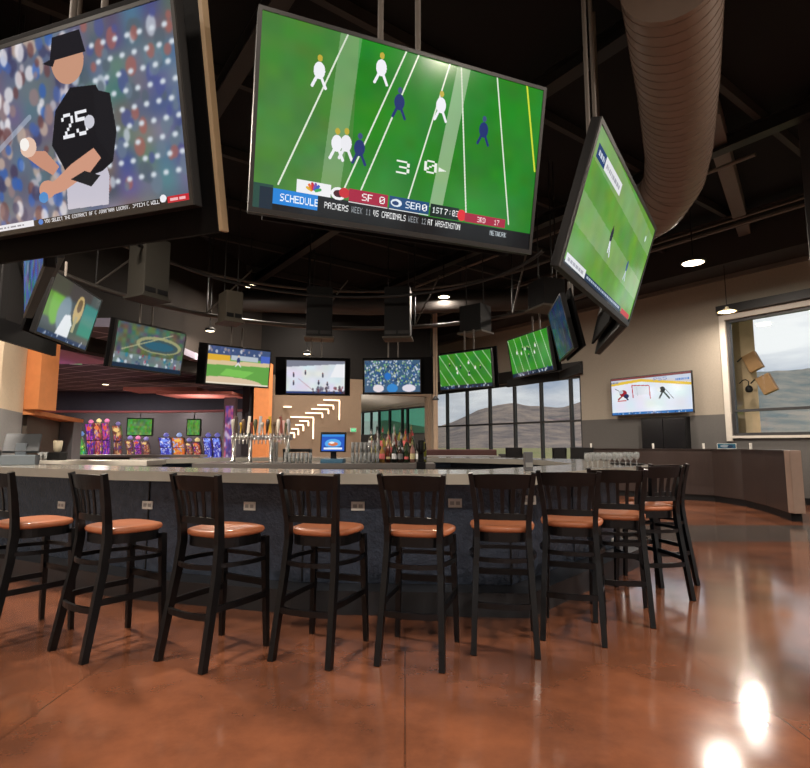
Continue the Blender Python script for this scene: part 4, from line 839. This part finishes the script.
duct('thin conduit running next to the soffit conduit on the dark ceiling', [tuple(WM @ Vector((-4.4,2.75,5.75))), tuple(WM @ Vector((13,2.75,5.75)))], .02, M_steel_grey, False, 'conduit')
duct('dark round duct crossing high above the far screens', [(-4.2,13.6,5.0),(-1,14.0,5.0),(3.6,13.4,5.0)], .28, mat('dark_duct_metal', (36,33,31), .6, .1), False)
duct('dark round duct high above the trophy and stadium screens', [(-4.9,4.0,5.4),(-4.9,6.5,5.4),(-4.7,9.4,5.4)], .25, mat('dark_duct_metal', (36,33,31), .6, .1), False)
# ============================================================ LAMPS
def disc_lamp(u, v, Z, r, lab, power, stem=True, group='round ceiling lights over the bar'):
    p = atZ(u, v, Z); t = thing('ceiling_light', lab, 'ceiling light', p, 0, group)
    MB().lathe([(r*.86,.0),(r*.86,-.005),(r,.0),(r*1.02,.05),(r*.5,.09),(.03,.1),(.001,.1)], seg=24).build('housing', M_steel_dark, t)
    MB().lathe([(.001,-.012),(r*.5,-.012),(r*.85,-.002)], seg=24).build('diffuser', lamp_mat('warm_lamp_diffuser', (255,236,200), 9), t)
    if stem: MB().tube([(0,0,.1),(0,0,ZC-Z-.01)], .012, 6).build('stem', M_black, t)
    area_light('lamp_light', (0,0,-.03), r*1.6, power, parent=t); return t
PW = 150
disc_lamp(250,286,5.0,.16,'bright round ceiling light left of the tall black hanging boxes', PW)
disc_lamp(444,297,5.0,.16,'bright round ceiling light right of the tall black hanging boxes', PW)
disc_lamp(210,331,3.9,.11,'small round ceiling light above the infield screen', PW*.4)
disc_lamp(307,354,3.6,.10,'small round light just above the far hockey screen', PW*.3)
disc_lamp(693,263,5.0,.24,'largest round ceiling light, right of the striped-grass screen', PW*1.6)
p = hit(727, 312, WM @ Vector((0,.9,0)), WM @ Vector((5,.9,0))); t = thing('pendant_lamp', 'pale shallow pendant lamp hanging above the right window corner', 'pendant lamp', p)
MB().lathe([(.2,0),(.205,.01),(.1,.055),(.04,.08),(.035,.12),(.001,.13)], seg=24).build('lamp_shade', mat('cream_enamel', (190,180,150), .4), t); MB().lathe([(.001,.0),(.17,.004)], seg=24).build('bulb_disc', lamp_mat('warm_lamp_diffuser', (255,236,200), 9), t)
MB().tube([(0,0,.13),(0,0,5.46-p.z)], .009, 6).build('stem', M_black, t); area_light('lamp_light', (0,0,-.03), .3, 90, parent=t)
k = 0
for x, y, pw in ((-3.5,-2,1.5),(.5,-2,1.5),(4.5,-2,1.5),(8.5,-1,1.5),(4.6,2.0,1.5),(8.8,2.6,1.5),(9.5,6.3,1.2),(-4.2,1.8,1.2),(-4.0,5.6,2.4),(1.5,14.2,1.2),(-2.2,15.0,1.0)):  # extra fixtures added as fill to brighten the hall and left wall
    t = thing('ceiling_light', 'round warm ceiling light added to brighten the hall', 'ceiling light', (x, y, 5.2), 0, 'added fill lights around the hall')
    MB().lathe([(.20,.0),(.24,.0),(.25,.05),(.12,.09),(.001,.1)], seg=24).build('housing', M_steel_dark, t); MB().lathe([(.001,-.012),(.1,-.012),(.2,-.002)], seg=24).build('diffuser', lamp_mat('warm_lamp_diffuser', (255,236,200), 9), t)
    MB().tube([(0,0,.1),(0,0,1.09)], .012, 6).build('stem', M_black, t); area_light('lamp_light', (0,0,-.03), .4, PW*pw, parent=t)
p = atY(435.5, 400, 15.5); t = thing('pendant_lamp', 'small black bell pendant lamp at the left end of the main windows', 'pendant lamp', p)
MB().lathe([(.10,0),(.105,.01),(.06,.08),(.03,.12),(.001,.13)], seg=18).build('lamp_shade', M_black, t); MB().tube([(0,0,.13),(0,0,ZC-p.z-.01)], .008, 6).build('cord', M_black, t)
# ============================================================ BACK WALL: light sticks, exit sign
exm = Pic(60, 34, (40,190,110)); exm.text('EXIT', .12,.28,.45,(225,255,235),.95)
def exitsign(u, v, D, w, rz, lab):
    p = atY(u, v, D); t = thing('exit_sign', lab, 'exit sign', p, rz, 'green exit signs'); MB().cbox(-w/2-.01,w/2+.01,.001,.05,-w*.3-.01,w*.3+.01,.004).build('housing', M_white, t)
    picture_mesh('sign_face', exm, w, w*.6, t, Matrix.Translation((0,-.002,-w*.3)), strength=1.2, mname='lit_sign')
pe = hit(353.5, 430, R_, Q_); exitsign(353.5, 430, pe.y-.16, .17, math.atan2(Be.y, Be.x), 'green exit sign on the brown back wall left of the pass-through')
exitsign(76, 361, 11.6, .22, .5, 'green exit sign high at the left, under the trophy screen')
Ml = lamp_mat('warm_white_tube', (255,228,200), 1.6)
for i, (x0, x1, y, y2) in enumerate(((323,339,400,420),(317,333,405,409.5),(311,328,409,414),(305,322,413,418),(290,313,417,439),(299,308,421,426),(295,303,425,431),(291,298,429,435),(288,294,433,438))):
    a, b, c = hit(x0, y, R_, Q_), hit(x1, y, R_, Q_), hit(x1, y2, R_, Q_); off = Vector((Bn.x, Bn.y, 0))*.05
    a, b, c = a+off, b+off, c+off; b.z = a.z; c.x, c.y = b.x, b.y
    t = thing('light_stick', 'warm white hooked light tube on the brown wall, %s from the stair top' % ORD[i], 'wall light', b, 0, 'hooked light tubes on the brown back wall'); 
    MB().quadbar(a-b, Vector((0,0,0)), .035, .035).build('upper_tube', Ml, t); MB().quadbar(Vector((0,0,-.018)), c-b, .035, .035).build('drop_tube', Ml, t)
a = hit(287, 407, R_, Q_)+Vector((Bn.x, Bn.y, 0))*.06; t = thing('light_stick', 'short flat warm light on the brown wall below the far hockey screen', 'wall light', a); MB().cbox(-.12,.12,-.03,.03,-.02,.02,.01).build('tube', Ml, t)
# red and white tap banner, pillar lamp
p = atY(276, 438, 7.9); t = thing('tap_handle_stand', 'leaning pink and white tall tap handle right of the chrome tap rail', 'tap handle', (p.x, 7.9, 1.046))
MB().cbox(-.03,.03,-.03,.03,0,.3,.004).build('base', M_chrome, t); MB().cbox(-.035,.035,-.01,.01,.3,.62,.006,Matrix.Rotation(math.radians(9), 4, 'Y')).build('handle', mat('pink_white_handle', (214,170,165), .4), t)
t = thing('ceiling_light', 'hidden globe lamp added to brighten the side room ceiling', 'ceiling light', (-2.6,21.0,2.2), 0, 'added fill lights around the hall')  # globe added out of sight to light the sloped white ceiling
MB().lathe([(.001,-.12),(.08,-.09),(.12,0),(.08,.09),(.001,.12)], seg=20).build('globe', lamp_mat('warm_globe', (255,240,215), 6), t); MB().tube([(0,0,.12),(0,0,1.2)], .01, 6).build('stem', M_black, t)
pl_ = bpy.data.lights.new('globe_fill_light', 'POINT'); pl_.energy = 130; pl_.color = (1,.93,.85); pl_.shadow_soft_size = .14; po_ = bpy.data.objects.new('globe_fill_light', pl_); C.objects.link(po_); po_.location = (0,0,-.3); po_.parent = t
# ============================================================ GAMING ROOM
def pic_slot(seed, base, cols):
    p = Pic(26, 60, base); p.blobs(90,0,0,1,1,.035,cols,seed); p.rect(0,.46,1,.5,(20,16,30)); p.ell(.5,.86,.36,.07,cols[0]); p.rect(.12,.06,.88,.42,base,.35); p.a = p.a*.9+p.a.mean(axis=2, keepdims=True)*.12; return p
PAL = [((90,30,120),[(230,80,60),(160,60,220),(240,200,90),(60,60,220),(220,60,140)]),((140,40,60),[(240,120,60),(120,60,220),(250,220,120)]),((60,150,60),[(240,230,70),(90,220,90),(60,120,220)]),((60,60,170),[(120,150,250),(230,230,250),(60,60,190)]),((210,110,40),[(250,190,80),(240,80,50),(120,160,250)]),((110,60,50),[(240,200,120),(200,80,60),(80,60,160)])]
def slot(u, vtop, D, w, pal, lab, rz=0, curved=True, strength=1.0):
    p = atY(u, vtop, D); H = p.z; t = thing('slot_machine', lab, 'slot machine', (p.x, D, 0), rz, 'lit slot machines in the gaming room'); base, cols = PAL[pal]
    MB().cbox(-w/2,w/2,-.05,.55,0,.85,.02).build('cabinet', M_black, t); MB().cbox(-w/2,w/2,-.3,-.02,.80,.9,.02).build('button_deck', mat('slot_deck', (90,60,110), .4), t)
    h = H-.95-.16; cv = lambda x, y: -.02-.22*y**2 if curved else 0*x
    MB().sweep([(0,.06,.9),(0,.05,.9+h*.4),(0,-.06,.9+h*.8),(0,-.17,.93+h)], w+.04, .05, xdir=(1,0,0)).build('display_housing', M_chrome, t)
    picture_mesh('display', pic_slot(int(u), base, cols), w-.05, h, t, Matrix.Translation((0,.02,.92)), cv, strength, 'slot_picture')
    MB().lathe([(.001,0),(.06,0),(.09,.05),(.05,.11),(.001,.13)], 0, -.05, H-.15, 14).build('topper', lamp_mat('slot_topper_%d' % pal, tuple(int(c*.6+70) for c in cols[-1]), .7), t)
for q in ((72,417,14.8,.42,2,'green and yellow slot machine half hidden by the half-height wall'),(82,430,14.0,.26,2,'smaller yellow-green slot machine right of the half-height wall'),
 (92,419,19,.26,0,'tall purple and red slot machine, leftmost of the bright bank'),(100,418,19,.26,1,'tall red and orange slot machine in the middle of the bright bank'),(108,418,19,.26,0,'tall violet slot machine closing the bright bank on the right'),
 (119,421,20.3,.3,5,'dark slot machine with small lights right of the bright bank'),
 (131,435,19,.24,5,'low slot machine under the left end of the wide green screen'),(139,435,19,.24,0,'low purple slot machine under the wide green screen'),(147,436,19,.24,5,'low brown slot machine under the right edge of the green screen'),
 (167,432,17.5,.38,3,'blue-white framed slot machine, left one of the bright pair'),(180,432,17.5,.38,4,'orange-framed slot machine, right one of the bright pair'),
 (190,437,18.5,.24,5,'low slot machine right of the orange-framed one'),(198,437,18.5,.24,1,'low red slot machine under the small green screen'),
 (209,432,17,.26,3,'slate-blue slot machine beside the purple lit column'),(218,432,17,.26,3,'last slate-blue slot machine before the purple lit column')): slot(*q)
def gscreen(u0, u1, v0, v1, D, lab, seed):
    a, b = atY(u0, v1, D), atY(u1, v0, D); t = thing('green_wall_screen', lab, 'screen', ((a.x+b.x)/2, D, a.z), 0, 'green screens in the gaming room'); w = b.x-a.x
    MB().cbox(-w/2-.04,w/2+.04,.005,.1,-.04,b.z-a.z+.04,.01).build('housing', M_black, t); pp = Pic(60, 36, (84,140,66)); pp.noise(8,60,seed).blobs(12,0,0,1,1,.06,[(60,110,60),(150,170,90),(90,120,90)],seed).soften(2); picture_mesh('screen', pp, w, b.z-a.z, t, Matrix.Translation((0,.003,0)))
    if a.z > 1.6: MB().tube([(0,.05,b.z-a.z),(0,.05,3.24-a.z)], .02, 6).build('hanging_pole', M_black, t)
gscreen(127,152,419,435,20.5,'wide green picture screen above the low slot machines',2); gscreen(187,200,420,435,20.5,'narrow green picture screen above the right slot machines',5)
p = atY(229, 455, 15.3); t = thing('lit_column', 'narrow purple and pink lit column left of the orange pillar', 'column', (p.x, 15.3, 0))
MB().cbox(-.16,.16,-.1,.1,0,2.64,.01).build('shaft', mat('mauve_column_paint', (120,100,110), .6), t); 
pp = Pic(16, 80, (120,60,120)); pp.blobs(90,0,0,1,1,.03,[(190,90,110),(90,80,160),(200,190,210),(70,60,110)],3).soften(2); picture_mesh('light_panel', pp, .22, 1.7, t, Matrix.Translation((0,-.104,.7)))
for i, (x, y) in enumerate(((-9.6,17.2),(-7.4,22.6),(-11.6,22.8),(-9.4,23.0),(-9.5,12.5),(-13.6,22.4))):
    t = thing('gaming_downlight', 'small warm downlight in the gaming room ceiling, %s one from the entrance' % ORD[i], 'downlight', (x, y, 3.24), 0, 'gaming room downlights')
    MB().lathe([(.11,-.02),(.12,.0),(.001,.005)], seg=16).build('trim_ring', M_chrome, t); MB().lathe([(.001,-.012),(.1,-.012)], seg=16).build('diffuser', lamp_mat('warm_lamp_diffuser', (255,236,200), 9), t)
    area_light('lamp_light', (0,0,-.03), .2, 130, parent=t)
area_light('violet_fill_light', (-8.2,10.9,2.7), .8, 30, (220,150,230), rot=(PI,0,0))  # floating uplight without fixture, added to brighten the violet panel
area_light('salmon_fill_light', (-5.9,15.6,2.2), .6, 14, (255,225,220), rot=(PI,0,0))  # invisible fill added below the salmon soffit to light its underside
# far counters seen over the bar, left
t = thing('gaming_rail_counter', 'long dark counter with grey top before the slot machines', 'counter', (-6.9,13.3,0)); MB().cbox(-1.9,1.9,0,.5,1.0,1.06,.01).build('countertop', M_btop, t); MB().box(-1.85,1.85,.05,.45,0,.998).build('cabinet', M_steel_dark, t)
# ============================================================ WORLD, CAMERA
w = bpy.data.worlds.new('sky'); bpy.context.scene.world = w; w.use_nodes = True; nt = w.node_tree; bg = nt.nodes['Background']; L = nt.links.new
tc = nt.nodes.new('ShaderNodeTexCoord'); mp = nt.nodes.new('ShaderNodeMapping'); mp.inputs['Scale'].default_value = (1,1,3.2); L(tc.outputs['Generated'], mp.inputs[0])
no = nt.nodes.new('ShaderNodeTexNoise'); no.inputs['Scale'].default_value = 3.2; no.inputs['Detail'].default_value = 7; no.inputs['Roughness'].default_value = .55; no.inputs['Distortion'].default_value = .3; L(mp.outputs[0], no.inputs[0])
cr = nt.nodes.new('ShaderNodeValToRGB'); e = cr.color_ramp.elements; e[0].position = .36; e[0].color = rgb((150,166,192)); e[1].position = .6; e[1].color = rgb((250,250,250)); x = e.new(.48); x.color = rgb((208,212,220)); L(no.outputs[0], cr.inputs[0])
L(cr.outputs[0], bg.inputs[0]); bg.inputs[1].default_value = 1.12
s = bpy.data.lights.new('sun', 'SUN'); s.energy = 1.6; s.angle = .3; s.color = (1,.95,.88); so = bpy.data.objects.new('sun', s); C.objects.link(so); so.rotation_euler = Vector((-.75,.35,-.75)).to_track_quat('-Z', 'Y').to_euler()
cam = bpy.data.cameras.new('camera'); co = bpy.data.objects.new('camera', cam); C.objects.link(co); co.location = (0,0,CH); co.rotation_euler = (PI/2+PT,0,0)
cam.sensor_width = 36; cam.lens = 36*F/810; cam.clip_end = 3000; cam.clip_start = .05
sc = bpy.context.scene; sc.camera = co
sc.view_settings.view_transform = 'Standard'; sc.view_settings.look = 'None'; sc.view_settings.gamma = 1; sc.view_settings.exposure = 0.0; sc.view_settings.use_curve_mapping = False
try:
    sc.cycles.use_denoising = True; sc.cycles.denoiser = 'OPENIMAGEDENOISE'; sc.cycles.sample_clamp_indirect = 4; sc.cycles.max_bounces = 8
except Exception: pass
